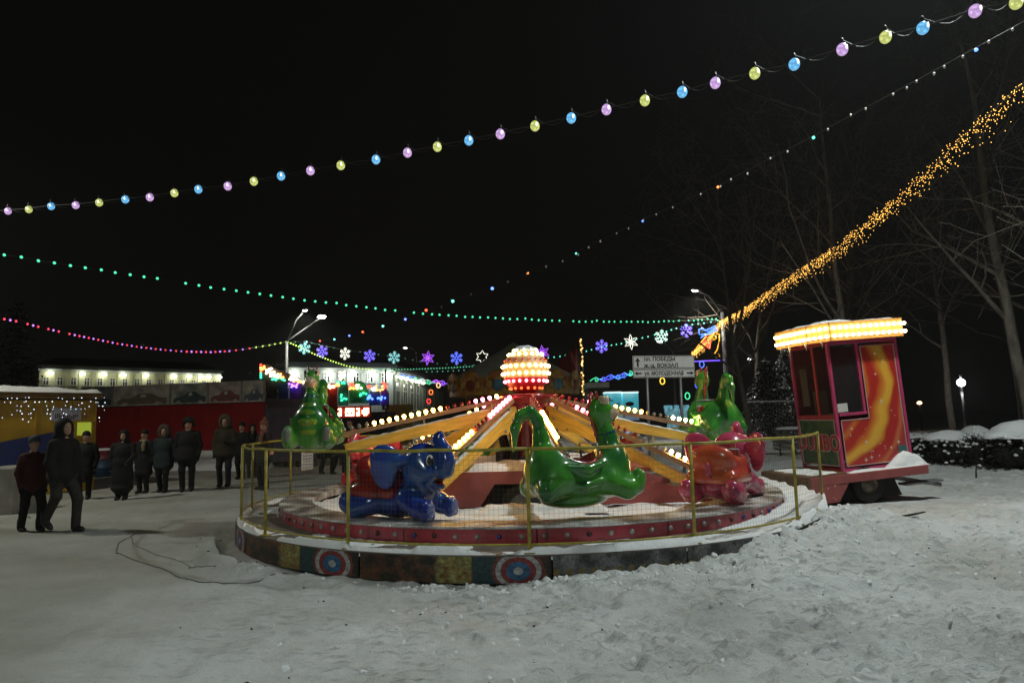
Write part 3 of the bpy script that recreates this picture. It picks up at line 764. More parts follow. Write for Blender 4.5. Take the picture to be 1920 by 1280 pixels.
G_BLUE = gel('elephant_blue', (.012, .030, .25), (.016, .075, .25)); G_BLUE2 = gel('elephant_sole_blue', (.10, .14, .33), (.08, .12, .3), rough=.35)
G_PINK = gel('elephant_pink', (.50, .065, .14), (.40, .035, .09)); G_PINK2 = gel('elephant_sole_pink', (.36, .05, .10), (.28, .03, .07), rough=.35)
G_ROSE = gel('elephant_rose', (.66, .05, .10), (.5, .02, .04)); G_ORNG = gel('vest_orange', (.60, .12, .03), (.50, .05, .04)); G_DRED = gel('vest_red', (.30, .014, .010), (.16, .008, .008))

def dragon_meshes():
    b = []
    U = lambda f, k=.06, m=0: b.append(('u', f, k, m))
    U(s_ell((-.02, 0, .33), (.64, .40, .33)), 0)
    U(s_ell((-.32, 0, .42), (.34, .36, .34)), .1); U(s_ell((.50, 0, .40), (.24, .33, .35)), .12)
    b.append(('s', s_cap((.04, -1, .95), (.04, 1, .95), .46, .46), 0, 0))
    b.append(('s', s_ell((-.0, 0, .72), (.36, .30, .50)), 0, 2))
    b.extend(chain([(-.44, 0, .55), (-.45, 0, .82), (-.49, 0, 1.02), (-.59, 0, 1.12), (-.71, 0, 1.08), (-.79, 0, .92), (-.81, 0, .66)], [.15, .09, .068, .062, .058, .05, .025], .07, 0))
    b.extend(chain([(.50, 0, .55), (.47, 0, .80), (.40, 0, 1.0)], [.17, .115, .095], .10, 0))
    U(s_ell((.385, 0, 1.12), (.16, .13, .18)), .05); 
    U(s_ell((.52, 0, 1.08), (.14, .105, .085)), .05, 4)
    U(s_ell((.50, 0, 1.005), (.11, .085, .04)), .03, 0)
    for s in (-1, 1):
        b.extend(chain([(.38, s * .28, .24), (.56, s * .33, .17), (.68, s * .33, .20)], [.15, .11, .10], .09, 0))
        U(s_ell((.72, s * .33, .27), (.075, .105, .15)), .05)
        U(s_ell((.78, s * .33, .28), (.032, .075, .115)), .015, 3)
        b.extend(chain([(-.36, s * .28, .30), (-.50, s * .31, .20)], [.17, .13], .14, 0))
        b.extend(chain([(.22, s * .39, .50), (.0, s * .405, .43), (-.28, s * .385, .47)], [.035, .055, .03], .03, 0))
        b.extend(chain([(.20, s * .385, .30), (-.05, s * .40, .24), (-.25, s * .375, .27)], [.03, .045, .02], .03, 0))
        U(s_ell((.40, s * .085, 1.24), (.06, .055, .07)), .02, 4)
        U(s_ell((.57, s * .05, 1.14), (.035, .03, .03)), .02, 4)
    U(s_ell((-.02, 0, .05), (.44, .27, .10)), .05)
    # lime belly plates and the lime lining of the tail
    for k, (z, w, x) in enumerate(((.32, .17, .72), (.46, .165, .74), (.59, .13, .70), (.71, .10, .63))): b.append(('u', s_ell((x - .05, 0, z), (.075, w, .072)), .01, 1))
    b.append(('p', s_cap((-.66, 0, .66), (-.66, 0, .98), .10, .10), 0, 1))
    body = sdf_mesh('dragon_body', b, (-.95, -.56, -.08), (.95, .56, 1.36), .0215, [G_GREEN, G_LIME, G_REDI, G_PAD, G_CREAM])
    return body
D_BODY = dragon_meshes()
def crest_mesh():
    mb = MB()
    path = [(.26, 1.30), (.235, 1.18), (.245, 1.07), (.285, .95), (.325, .83), (.345, .72)]
    mb.tube([(x, 0, z) for x, z in path], [.018, .024, .024, .026, .026, .02], 8)
    for x, z in path: mb.ball((x - .012, 0, z), (.03, .022, .034), 0, 1)
    for s in (-1, 1): mb.tube([(.33, s * .05, 1.26), (.30, s * .08, 1.36)], [.03, .012], 6)
    return mb.mesh('crest', G_CREST)
D_CREST = crest_mesh()
D_COLLAR = MB().lathe([(.128, -.035), (.138, -.02), (.138, .02), (.126, .035)], 20, 0, Matrix.Translation((.463, 0, .83)) @ Matrix.Rotation(-.25, 4, 'Y')).mesh('collar', G_TEAL)
D_RIM = MB().tube([(.355 * math.cos(t), .300 * math.sin(t), (.95 - math.sqrt(max(.0, .2116 - (.355 * math.cos(t) - .04) ** 2)))) for t in [2 * math.pi * k / 32 for k in range(32)]], .022, 8, 0, closed=True).mesh('seat_rim', G_REDI)
D_SEAT = MB().bbox((-.12, 0, .30), (.34, .40, .08), .03).bbox((-.28, 0, .46), (.07, .40, .30), .03).mesh('seat', G_DRED)
D_BAR = MB().tube([(.22, -.25, .52), (.20, -.25, .72), (.20, .25, .72), (.22, .25, .52)], .014, 8).mesh('grab_bar', M_STEEL)
eye_d = MB().ball((0, 0, 0), (.045, .04, .055), 0, 2).mesh('eye', G_EYEW); pup_d = MB().ball((0, 0, 0), (.03, .026, .036), 0, 2).mesh('pupil', G_EYEB)
def elephant_meshes():
    b = []
    U = lambda f, k=.06, m=0: b.append(('u', f, k, m))
    U(s_ell((-.08, 0, .27), (.60, .38, .26)), 0); U(s_ell((.34, 0, .44), (.27, .30, .30)), .10)
    U(s_ell((.38, 0, .76), (.33, .32, .31)), .06)
    for s in (-1, 1): U(s_ell((.55, s * .13, .66), (.17, .15, .16)), .08)
    b.extend(chain([(.60, 0, .70), (.76, 0, .70), (.82, 0, .82), (.79, 0, .95), (.71, 0, 1.05), (.65, 0, 1.12), (.70, 0, 1.18)], [.17, .135, .115, .10, .085, .072, .06], .05, 0))
    U(s_ell((.62, 0, .49), (.15, .12, .06), (0, .2, 0)), .04)
    b.append(('s', s_ell((.70, 0, .555), (.16, .10, .045)), 0, 2))
    for s in (-1, 1):
        b.extend(chain([(.28, s * .24, .30), (.50, s * .28, .20), (.64, s * .29, .15)], [.17, .14, .125], .06, 0))
        U(s_box((.67, s * .29, .16), (.07, .12, .145), .06, (0, -.15, 0)), .03)
        U(s_ell((.745, s * .29, .17), (.016, .085, .105)), .008, 1)
        b.extend(chain([(-.40, s * .28, .22), (-.60, s * .35, .17), (-.70, s * .37, .22)], [.17, .155, .145], .07, 0))
        U(s_ell((-.79, s * .37, .25), (.06, .125, .135)), .05); U(s_ell((-.85, s * .37, .25), (.012, .085, .095)), .006, 1)
        U(s_ell((.44, s * .17, .96), (.10, .09, .05)), .05)
    b.extend(chain([(-.66, 0, .40), (-.78, 0, .48), (-.80, 0, .60)], [.05, .035, .04], .04, 0))
    b.append(('s', s_ell((-.20, 0, .76), (.36, .29, .46)), 0, 2))
    body = sdf_mesh('elephant_body', b, (-.95, -.56, -.08), (1.0, .56, 1.30), .0215, [G_BLUE, G_BLUE2, G_REDI])
    v = [('u', s_box((-.26, 0, .48), (.40, .38, .29), .19), 0, 0), ('u', s_box((-.30, 0, .40), (.42, .42, .10), .09), .10, 0), ('u', s_ell((-.60, 0, .70), (.12, .36, .20)), .10, 0),
         ('s', s_ell((-.20, 0, .82), (.36, .33, .50)), 0, 1), ('s', s_box((-.12, 0, 1.06), (.19, .7, .36), .16), 0, 0), ('s', s_box((-.2, 0, -.1), (1, 1, .41), 0), 0, 0)]
    vest = sdf_mesh('vest', v, (-.86, -.56, .1), (.35, .56, 1.0), .02, [G_DRED, G_REDI])
    ears = []
    for s in (-1, 1):
        # ear lobe: a broad flap swept back from the head
        e = [('u', s_ell((.10, s * .48, .87), (.05, .25, .19), (s * .45, 0, s * .62)), 0, 0), ('u', s_ell((.07, s * .52, .70), (.042, .17, .26), (s * -.35, 0, s * .62)), .06, 0),
             ('u', s_cap((.30, s * .27, .84), (.2, s * .38, .82), .07, .05), .06, 0), ('s', s_ell((.225, s * .50, .82), (.045, .15, .17), (0, 0, s * .62)), 0, 0)]
        ears.append(sdf_mesh('ear', e, (-.25, .15 if s > 0 else -.95, .3), (.50, .95 if s > 0 else -.15, 1.25), .0185, [G_BLUE]))
    return body, vest, ears
E_BODY, E_VEST, E_EARS = elephant_meshes()
E_SEAT = MB().bbox((-.26, 0, .44), (.34, .42, .08), .03).bbox((-.46, 0, .60), (.07, .40, .26), .03).mesh('seat', G_REDI)
E_BAR = MB().tube([(.02, -.24, .60), (.0, -.24, .80), (.0, .24, .80), (.02, .24, .60)], .014, 8).mesh('grab_bar', M_STEEL)
eye_e = MB().ball((0, 0, 0), (.035, .065, .085), 0, 2).mesh('eye', G_EYEW); pup_e = MB().ball((0, 0, 0), (.024, .052, .070), 0, 2).mesh('pupil', G_EYEB)
LAB = {0: 'green dragon seat with its curled tail beside the fence, next to the pink wheel chassis', 1: 'pink elephant seat in an orange vest, seen from behind beside the booth',
       2: 'green dragon seat lifted high behind the pink elephant', 3: 'dark blue elephant seat half hidden on the far side of the mast',
       4: 'green dragon seat resting low behind the mast machinery', 5: 'pink-faced elephant seat with red ears peering out behind the large blue elephant',
       6: 'green dragon seat lifted high, facing out over the snowy drive', 7: 'large glossy blue elephant seat with a dark red vest and raised trunk'}
YAW = {0: R(13), 6: R(-8)}
for i, (a, rs, zb, kind, ze) in enumerate(SEATS):
    ar = R(a); loc = (CX + rs * math.sin(ar), CY - rs * math.cos(ar), zb)
    SC = ((.95, .9, .97) if i == 0 else (.86, .86, .95)) if kind == 'dragon' else (.83, .83, .86)
    if kind == 'dragon':
        t = empty('dragon_seat', loc, (0, 0, ar + YAW.get(i, 0)), label=LAB[i], cat='ride seat', group='ride seats on the arms')
        link('body', D_BODY, t); link('crest', D_CREST, t); link('collar', D_COLLAR, t); link('seat', D_SEAT, t); link('seat_rim', D_RIM, t); link('grab_bar', D_BAR, t)
        for s in (-1, 1):
            e = link('eye', eye_d, t, (.445, s * .085, 1.25)); link('pupil', pup_d, e, (.024, s * .008, 0))
        t.scale = SC
    else:
        t = empty('elephant_seat', loc, (0, 0, ar), label=LAB[i], cat='ride seat', group='ride seats on the arms')
        skin, sole, vest, ear = {'elephant_blue': (G_BLUE, G_BLUE2, G_DRED, G_BLUE), 'elephant_pink': (G_PINK, G_PINK2, G_ORNG, G_PINK), 'elephant_red': (G_ROSE, G_PINK2, G_DRED, G_ROSE)}[kind]
        link('body', E_BODY if kind == 'elephant_blue' else remat(E_BODY, 'elephant_body', [skin, sole, G_REDI]), t)
        link('vest', E_VEST if kind == 'elephant_blue' else remat(E_VEST, 'vest', [vest, G_REDI]), t)
        for k in (0, 1): link('ear', E_EARS[k] if kind == 'elephant_blue' else remat(E_EARS[k], 'ear', [ear]), t)
        link('seat', E_SEAT, t); link('grab_bar', E_BAR, t)
        for s in (-1, 1):
            e = link('eye', eye_e, t, (.655, s * .185, .83)); e.rotation_euler = (0, -.2, s * .55); link('pupil', pup_e, e, (.022, s * .006, -.01))
        t.scale = SC
# ------------------------------------------------------------------ text helper
def text_mesh(body, size, ext=.004, align='LEFT', bold=0.0, xs=1.0):
    cu = bpy.data.curves.new('lettering', 'FONT'); cu.body = body; cu.size = size; cu.extrude = ext; cu.align_x = align; cu.offset = bold; cu.resolution_u = 3
    o = bpy.data.objects.new('lettering', cu); COL.objects.link(o); dg = bpy.context.evaluated_depsgraph_get(); dg.update()
    me = bpy.data.meshes.new_from_object(o.evaluated_get(dg)); bpy.data.objects.remove(o); bpy.data.curves.remove(cu)
    for v in me.vertices: v.co.x *= xs
    return me
def put_text(body, size, mt, parent, loc, align='LEFT', bold=0.0, xs=1.0, rot=(R(90), 0, 0), name='lettering'):
    me = text_mesh(body, size, .003, align, bold, xs); me.materials.clear(); me.materials.append(mt)
    return link(name, me, parent, loc, rot)

# ------------------------------------------------------------------ control booth on its own trailer
BK_LOC = Vector((5.70, 12.0, 0)); BZ = .55
booth = empty('booth_trailer', BK_LOC, (0, R(-3.6), R(11)), label='magenta control booth with flame panel and bulb-lit cornice on a pink trailer', cat='booth trailer')
M_MAG = mat('magenta_frame_paint', (.52, .05, .15), .4, var=.2, coat=.3)
M_BRED2 = mat('booth_red_paint', (.50, .045, .05), .45, var=.25)
M_GLASS, gn, gl, gb = new_mat('booth_glass')
gb.inputs['Base Color'].default_value = (.035, .04, .045, 1); gb.inputs['Roughness'].default_value = .06; gb.inputs['Alpha'].default_value = .32
W, D_, H = 1.42, 1.15, 2.27                  # local: x along the wide side, y back, z up
# deck, skirts, box
MB().bbox((.37, .52, BZ - .08), (2.30, 1.46, .15), .01).build('deck', M_PINK, booth)
MB().box((-.53, -.185, BZ - .27), (.50, .04, .36)).build('skirt_board', M_PINK, booth)
M_WOOD = mat('brown_step_box', (.17, .10, .055), .6, var=.4, scale=4, bump=.2)
MB().bbox((-.80, .52, BZ - .17), (.05, 1.44, .36), .008).build('end_board', M_WOOD, booth); MB().bbox((-.42, .52, BZ + .006), (.74, 1.40, .022), .006).build('walkway', M_WOOD, booth)
MB().prism([(-.28, BZ - .45), (-.28, BZ - .16), (-.06, BZ - .16)], .04, 0, Matrix.Translation((0, -.20, 0)) @ XZ).build('skirt_bracket', M_PINK, booth)
arch = [(-.28, -.42), (-.12, -.16), (.0, -.155), (.98, -.155), (1.12, -.50), (-.28, -.50)]
MB().prism([(x, BZ + z) for x, z in arch], .9, 0, Matrix.Translation((0, .02, 0)) @ XZ).build('wheel_arch', M_BLACK, booth)
wheel(booth, (.40, -.02, .30), .29)
MB().tube([(1.1, .15, .34), (1.9, .0, .14)], .04, 6).bbox((1.55, .05, .22), (.75, .22, .04), .01, 0).build('drawbar', M_STEEL, booth)
star = MB()
rs_ = random.Random(4)
for k in range(9):
    x, z = rs_.uniform(-.75, -.30), rs_.uniform(BZ - .42, BZ - .12); r0 = rs_.uniform(.008, .02)
    star.add([(x + r0 * (1 if j % 2 == 0 else .35) * math.cos(j * math.pi / 5), -.208, z + r0 * (1 if j % 2 == 0 else .35) * math.sin(j * math.pi / 5)) for j in range(10)], [tuple(range(10))[::-1]])
tag(star.build('painted_stars', M_WHITE, booth), kind='stuff')
# posts and rails of the cabin
def part(name, c, d, mt, bev=.008): return MB().bbox(c, d, bev).build(name, mt, booth)
T = .055
for (x, y) in ((T / 2, T / 2), (W - T / 2, T / 2), (T / 2, D_ - T / 2), (W - T / 2, D_ - T / 2)): part('corner_post', (x, y, BZ + H / 2), (T, T, H), M_MAG)
part('window_post', (.60, .028, BZ + 1.62), (.05, .05, 1.28), M_MAG)
for z in (BZ + .02, BZ + H - .03): part('rail', (W / 2, .026, z), (W - 2 * T, .05, .06), M_MAG); part('rail', (.026, D_ / 2, z), (.05, D_ - 2 * T, .06), M_BRED2)
part('window_sill', (.355, .022, BZ + .98), (.55, .06, .05), M_MAG)
part('rail', (.026, D_ / 2, BZ + .95), (.05, D_ - 2 * T, .07), M_BRED2)
part('mullion', (.026, D_ * .40, BZ + 1.60), (.045, .045, 1.24), M_BRED2)
part('roof', (W / 2, D_ / 2, BZ + H + .015), (W, D_, .03), M_BRED2)
part('back_wall', (W / 2, D_ - .02, BZ + H / 2), (W - 2 * T, .03, H - .1), M_BRED2)
part('side_wall', (W - .02, D_ / 2, BZ + H / 2), (.03, D_ - 2 * T, H - .1), M_BRED2)
# windows
MB().box((.33, .03, BZ + 1.62), (.50, .008, 1.22)).build('window_pane', M_GLASS, booth)
MB().box((.03, D_ * .215, BZ + 1.60), (.008, D_ * .31, 1.24)).build('window_pane', M_GLASS, booth)
MB().box((.03, D_ * .68, BZ + 1.60), (.008, D_ * .50, 1.24)).build('window_pane', M_GLASS, booth)
part('notice', (.17, .018, BZ + 1.10), (.20, .008, .15), M_PAPER, .002)
part('counter', (.30, D_ / 2, BZ + .98), (.40, D_ - .2, .03), M_RAIL)
part('curtain', (.10, D_ * .80, BZ + 1.50), (.02, .20, .70), mat('pale_curtain', (.55, .38, .25), .8))
part('control_box', (.22, D_ * .58, BZ + 1.20), (.16, .2, .42), mat('control_box', (.45, .30, .18), .6))
# flame panel (airbrushed swirls and sparkles), L-shaped
def flame_mat():
    mt, n, l, b = new_mat('flame_panel_print'); tc = n.new('ShaderNodeTexCoord'); sp = n.new('ShaderNodeSeparateXYZ'); l.new(tc.outputs['Object'], sp.inputs[0])
    def M(op, *a):
        q = n.new('ShaderNodeMath'); q.operation = op
        for i, x in enumerate(a):
            if isinstance(x, (int, float)): q.inputs[i].default_value = x
            else: l.new(x, q.inputs[i])
        return q.outputs[0]
    X, Z = sp.outputs['X'], sp.outputs['Z']
    nz = n.new('ShaderNodeTexNoise'); nz.inputs['Scale'].default_value = 1.6; nz.inputs['Detail'].default_value = 1; l.new(tc.outputs['Object'], nz.inputs['Vector'])
    # arcs centred left and high: distance from (-.55, 2.9)
    dx = M('ADD', X, .32); dz = M('SUBTRACT', Z, 2.1); d = M('SQRT', M('ADD', M('MULTIPLY', dx, dx), M('MULTIPLY', dz, dz)))
    d = M('ADD', d, M('MULTIPLY', M('SUBTRACT', nz.outputs['Fac'], .5), .35))
    rp = n.new('ShaderNodeValToRGB'); e = rp.color_ramp.elements; cr = rp.color_ramp
    cols = [(0.0, (.26, .02, .06)), (.36, (.32, .025, .03)), (.40, (.46, .12, .02)), (.43, (.34, .02, .015)), (.47, (.36, .02, .015)), (.50, (.50, .14, .02)), (.53, (.60, .32, .04)), (.565, (.58, .30, .03)), (.60, (.34, .02, .015)), (.66, (.36, .02, .02)), (.69, (.44, .12, .04)), (.72, (.32, .03, .03)), (.85, (.28, .03, .06)), (1.0, (.26, .03, .10))]
    e[0].position = 0; e[0].color = (*cols[0][1], 1); e[1].position = 1; e[1].color = (*cols[-1][1], 1)
    for p, c in cols[1:-1]:
        q = cr.elements.new(p); q.color = (*[min(.85, v * 1.3) for v in c], 1)
    mr = n.new('ShaderNodeMapRange'); mr.inputs['From Max'].default_value = 2.6; l.new(d, mr.inputs['Value']); l.new(mr.outputs[0], rp.inputs[0]); l.new(rp.outputs[0], b.inputs['Base Color'])
    b.inputs['Roughness'].default_value = .4; b.inputs['Coat Weight'].default_value = .3
    return mt
x0, x1, xm, z0, z1, zm = .10, W - .08, .66, BZ + .09, BZ + H - .12, BZ + .88
MB().prism([(x0, z0), (x1, z0), (x1, z1), (xm, z1), (xm, zm), (x0, zm)], .02, 0, Matrix.Translation((0, .012, 0)) @ XZ).build('flame_panel', flame_mat(), booth)
edge = [(x0, z0), (x1, z0), (x1, z1), (xm, z1), (xm, zm), (x0, zm)]
M_PALE = mat('pale_pink_trim', (.62, .42, .42), .5)
for k in range(6):
    a, c = edge[k], edge[(k + 1) % 6]
    MB().box(((a[0] + c[0]) / 2, .008, (a[1] + c[1]) / 2), (abs(a[0] - c[0]) + .014, .012, abs(a[1] - c[1]) + .014)).build('panel_trim', M_PALE, booth)
sp_ = MB(); rs_ = random.Random(8)
for k in range(48):
    x, z = rs_.uniform(x0 + .05, x1 - .05), rs_.uniform(z0 + .05, z1 - .05)
    if x < xm + .03 and z > zm - .03: continue
    r0 = rs_.choice((.02, .028, .04, .055)); sp_.add([(x + r0 * (1 if j % 2 == 0 else .18) * math.cos(j * math.pi / 4), .0105, z + r0 * (1 if j % 2 == 0 else .18) * math.sin(j * math.pi / 4)) for j in range(8)], [tuple(range(8))[::-1]])
    sp_.add([(x + r0 * .42 * math.cos(j), .0098, z + r0 * .42 * math.sin(j)) for j in range(6)], [tuple(range(6))[::-1]])
tag(sp_.build('painted_sparkles', mat('sparkle_paint', (.80, .62, .50), .5), booth), kind='stuff')
part('roundel_plate', (x1 - .10, .008, z0 + .18), (.16, .006, .16), mat('teal_plate', (.05, .16, .15), .5), .002)
# name board on the narrow side
part('name_board', (.012, D_ / 2, BZ + .50), (.02, D_ - .14, .78), mat('name_board_green', (.06, .11, .03), .5, col2=(.015, .05, .015), scale=7), .004)
for zz in (BZ + .10, BZ + .90): part('board_trim', (.0, D_ / 2, zz), (.012, D_ - .14, .018), M_PALE, .002)
for yy in (.07, D_ - .07): part('board_trim', (.0, yy, BZ + .50), (.012, .018, .82), M_PALE, .002)
put_text('DUMBO', .40, M_PALE, booth, (-.001, D_ / 2, BZ + .36), 'CENTER', .022, .82, (R(90), 0, R(-90)))
put_text('DUMBO', .40, mat('name_red', (.42, .025, .015), .4), booth, (-.006, D_ / 2, BZ + .36), 'CENTER', .008, .82, (R(90), 0, R(-90)))
# cornice: facets with two rows of bulbs
M_CORN = mat('cornice_cream', (.62, .36, .12), .4, var=.15)
E_CORN = emit('cornice_bulb_lit', (1, .72, .32), 22)
bm_big = bulb_mesh('bulb', .030, E_CORN); ZC0, ZC1 = BZ + H + .0, BZ + H + .31; o_ = .17
cor = [(-o_, D_ + .12), (-o_, .28), (-.02, -o_), (W + .02, -o_), (W + .09, -.08), (W + .09, D_ + .12)]
for k in range(len(cor)):
    a = Vector((*cor[k], 0)); c = Vector((*cor[(k + 1) % len(cor)], 0)); d = c - a; L = d.length; d.normalize(); nrm = Vector((d.y, -d.x, 0))
    Mx = Matrix.Translation((a + c) / 2 + Vector((0, 0, (ZC0 + ZC1) / 2))) @ Matrix.Rotation(math.atan2(d.y, d.x), 4, 'Z')
    cb = MB().box((0, .012, 0), (L - .01, .024, ZC1 - ZC0), 0, Mx).build('cornice_board', M_CORN, booth)
    if k < 4:
        nb = max(2, int(L / .115))
        for row in (-.07, .07):
            for j in range(nb):
                t = (j + .5) / nb; p = a.lerp(c, t) + nrm * .03 + Vector((0, 0, (ZC0 + ZC1) / 2 + row)); link('bulb', bm_big, cb, p, (R(90), 0, math.atan2(d.y, d.x)))
MB().prism(cor, .02, 0, Matrix.Translation((0, 0, ZC0 + .04))).build('cornice_soffit', M_BRED2, booth)
MB().prism([(x * 1.0, y) for x, y in cor], .015, 0, Matrix.Translation((0, 0, ZC1 + .002))).build('cornice_top', M_CORN, booth)
tsn = heap('snow', -o_ + .02, W + .06, -o_ + .05, D_ + .1, ZC1 + .012, .05, booth, 40, 40, 71, 3)
M_ICE, n_, l_, b_ = new_mat('ice'); b_.inputs['Base Color'].default_value = (.8, .75, .65, 1); b_.inputs['Roughness'].default_value = .1; b_.inputs['Transmission Weight'].default_value = .6
for (x, y, ln) in ((-o_ + .01, .85, .28), (-o_ + .01, .35, .12), (-o_ + .01, 1.15, .10), (-.1, -.02, .10)): MB().tube([(x, y, ZC0 + .01), (x, y, ZC0 - ln * .5), (x, y, ZC0 - ln)], [.022, .014, .002], 6).build('icicle', M_ICE, booth)
# snow heaped on the trailer deck
def dome(name, c, r, parent, seed, mt=None, pw=2.6):
    vs, fs = ICO[3]; vs2 = []
    for v in vs:
        n = .70 + .60 * float(fbm(v[0] * 1.9 + seed, v[1] * 1.9 + v[2] * 1.3, 4, 80)); vs2.append((c[0] + v[0] * r[0] * n, c[1] + v[1] * r[1] * n, c[2] + (r[2] * n * max(0, 1 - math.hypot(v[0], v[1]) ** pw) if v[2] > 0 else -.04)))
    return tag(MB().add(vs2, fs, 0, True).build(name, mt or SNOW_CAP, parent), kind='stuff')
dome('snow', (1.22, -.02, BZ - .02), (.42, .16, .27), booth, 3, None, 1.5); dome('snow', (1.45, .05, BZ - .02), (.22, .24, .2), booth, 8, None, 1.5); heap('snow', .02, 1.6, -.20, -.005, BZ - .004, .05, booth, 60, 14, 99, 4)
heap('snow', -.74, -.08, -.15, 1.15, BZ + .012, .018, booth, 40, 40, 97, 3)

# ------------------------------------------------------------------ road sign
sgn_d = 19.0
A_ = P(1186, 711, sgn_d); B_ = P(1302, 705, sgn_d + .2); wv = (B_ - A_).length; hv = (P(1186, 669, sgn_d) - A_).length
ctr = (A_ + B_) / 2; rz = math.atan2(B_.y - A_.y, B_.x - A_.x)
sgn = empty('road_sign', (ctr.x, ctr.y, 0), (0, R(.4), rz), label='white street direction sign with arrows on two grey posts', cat='road sign')
zl = ctr.z
M_SIGN = mat('sign_white', (.78, .78, .77), .45, var=.08); M_SBLK = mat('sign_black', (.01, .01, .01), .5)
for zc, h in ((zl + hv * .70, hv * .60 - .01), (zl + hv * .20, hv * .39)):
    MB().bbox((0, 0, zc), (wv, .03, h), .012).build('sign_plate', M_SIGN, sgn)
    b = MB()
    for sx in (-1, 1): b.box((sx * (wv / 2 - .02), -.018, zc), (.012, .004, h - .04))
    for sz in (-1, 1): b.box((0, -.0185, zc + sz * (h / 2 - .022)), (wv - .04, .004, .012))
    b.build('sign_border', M_SBLK, sgn)
ts = .15
put_text('пл. ПОБЕДЫ', ts, M_SBLK, sgn, (-wv * .32, -.019, zl + hv * .76), 'LEFT', .004)
put_text('ж.-д. ВОКЗАЛ', ts, M_SBLK, sgn, (-wv * .32, -.019, zl + hv * .47), 'LEFT', .004)
put_text('ул. МОЛОДЕЖНАЯ', ts, M_SBLK, sgn, (-wv * .32, -.019, zl + hv * .12), 'LEFT', .004, .82)
def arrow(cx, cz, s, ang):
    poly = [(-.5, -.10), (.1, -.10), (.05, -.3), (.5, 0), (.05, .3), (.1, .10), (-.5, .10)]; ca, sa = math.cos(ang), math.sin(ang)
    MB().prism([(cx + s * (x * ca - y * sa), cz + s * (x * sa + y * ca)) for x, y in poly], .003, 0, Matrix.Translation((0, -.021, 0)) @ XZ).build('arrow', M_SBLK, sgn)
arrow(-wv * .42, zl + hv * .70, .26, R(90)); arrow(-wv * .42, zl + hv * .20, .20, R(180)); arrow(wv * .42, zl + hv * .20, .20, 0)
for sx in (-.27, .27): MB().tube([(sx * wv, .05, -.1), (sx * wv, .05, zl + hv * .95)], .045, 8).build('post', M_STEEL, sgn)

# ------------------------------------------------------------------ left: yellow kiosk, red bumper-car pavilion
M_KY = mat('kiosk_yellow', (.46, .27, .015), .55, var=.2, scale=2); M_KB = mat('kiosk_blue', (.012, .03, .16), .5)
kz = 2.55
kA = P(-160, 800, 15.2); kB = P(181, 800, 18.4); kd = (kB - kA); kd.z = 0; kL = kd.length; kyaw = math.atan2(kd.y, kd.x)
kio = empty('yellow_kiosk', (kA.x, kA.y, 0), (0, 0, kyaw), label='yellow kiosk with a blue stripe and icicle lights under its snowy roof', cat='kiosk')
MB().bbox((kL / 2, 1.2, kz / 2 - .1), (kL, 2.4, kz - .2), .02).build('wall', M_KY, kio)
MB().bbox((kL / 2, 1.2, kz - .09), (kL + .2, 2.6, .16), .03).build('roof', mat('kiosk_roof', (.20, .11, .03), .6), kio)
heap('snow', -.15, kL + .12, -.12, 2.5, kz - .01, .16, kio, 60, 20, 90, 1.2)
MB().prism([(kL * .0, 1.05), (kL * .86, 1.62), (kL * .86, 1.30), (kL * .62, .72), (0, .62)], .012, 0, Matrix.Translation((0, -.014, 0)) @ XZ).build('blue_stripe', M_KB, kio)
for xx in (kL * .30, kL * .62, kL * .985): MB().box((xx, -.012, kz / 2 - .1), (.05, .02, kz - .25)).build('wall_batten', M_KY, kio)
wx = kL * .915
E_WIN = emit('kiosk_window_glow', (.50, .62, .06), .45, sample=False)
win = MB().box((wx, -.008, 1.60), (.36, .03, .34)).build('window', E_WIN, kio)
for (c, d) in (((wx, -.03, 1.80), (.46, .04, .05)), ((wx, -.03, 1.40), (.46, .06, .05)), ((wx - .205, -.03, 1.60), (.05, .04, .34)), ((wx + .205, -.03, 1.60), (.05, .04, .34))): MB().box(c, d).build('frame', M_KY, win)
sb = MB().bbox((kL * .80, -.02, 1.98), (.72, .03, .34), .01).build('sign_plate', mat('kiosk_sign', (.42, .42, .44), .5, col2=(.3, .3, .34), scale=4), kio)
ki = MB(); rk = random.Random(5)
for k in range(12): ki.bbox((kL * .80 - .26 + k * .047, -.037, 1.93 + rk.uniform(-.03, .03)), (.03, .006, rk.uniform(.05, .13)), .002)
tag(ki.build('faded_print', mat('kiosk_sign_ink', (.10, .05, .10), .6), kio), kind='stuff')
E_ICE = emit('icicle_light_white', (.75, .85, 1), 2.6, sample=False)
ic = MB(); wr = MB(); rnd = random.Random(2)
wr.tube([(x, -.16, kz - .13 + .02 * math.sin(3 * x)) for x in np.linspace(.1, kL + .15, 30)], .006, 4)
for k in range(34):
    x = .2 + (kL) * k / 34; ln = rnd.choice((.15, .3, .45, .6, .75)) * rnd.uniform(.7, 1.1); wr.tube([(x, -.16, kz - .13), (x + .02, -.165, kz - .13 - ln)], .004, 3)
    for j in range(int(ln / .10) + 1):
        if rnd.random() < .62: ic.ball((x + rnd.uniform(-.05, .05), -.17 + rnd.uniform(-.02, .02), kz - .13 - j * .10 - rnd.uniform(0, .05)), rnd.uniform(.007, .014), 0, 1)
tag(ic.build('icicle_bulbs', E_ICE, kio), kind='stuff'); wr.build('light_cable', M_WIRE, kio)
# concrete block at the frame edge
blk = P(-6, 955, 13.4); blkt = MB(); 
tag(MB().bbox((0, 0, .42), (.62, 1.1, .95), .03).build('concrete_block', mat('concrete', (.34, .33, .30), .85, var=.3, scale=3, bump=.4), None, loc=(blk.x - .15, blk.y + .5, 0), rot=(0, 0, .2)), 'pale concrete block standing on the drive below the blue stripe', 'concrete block')
for k, (pp, lbl) in enumerate((((30, 868, 13.3), 'small lit lantern on the concrete block'),)): pass
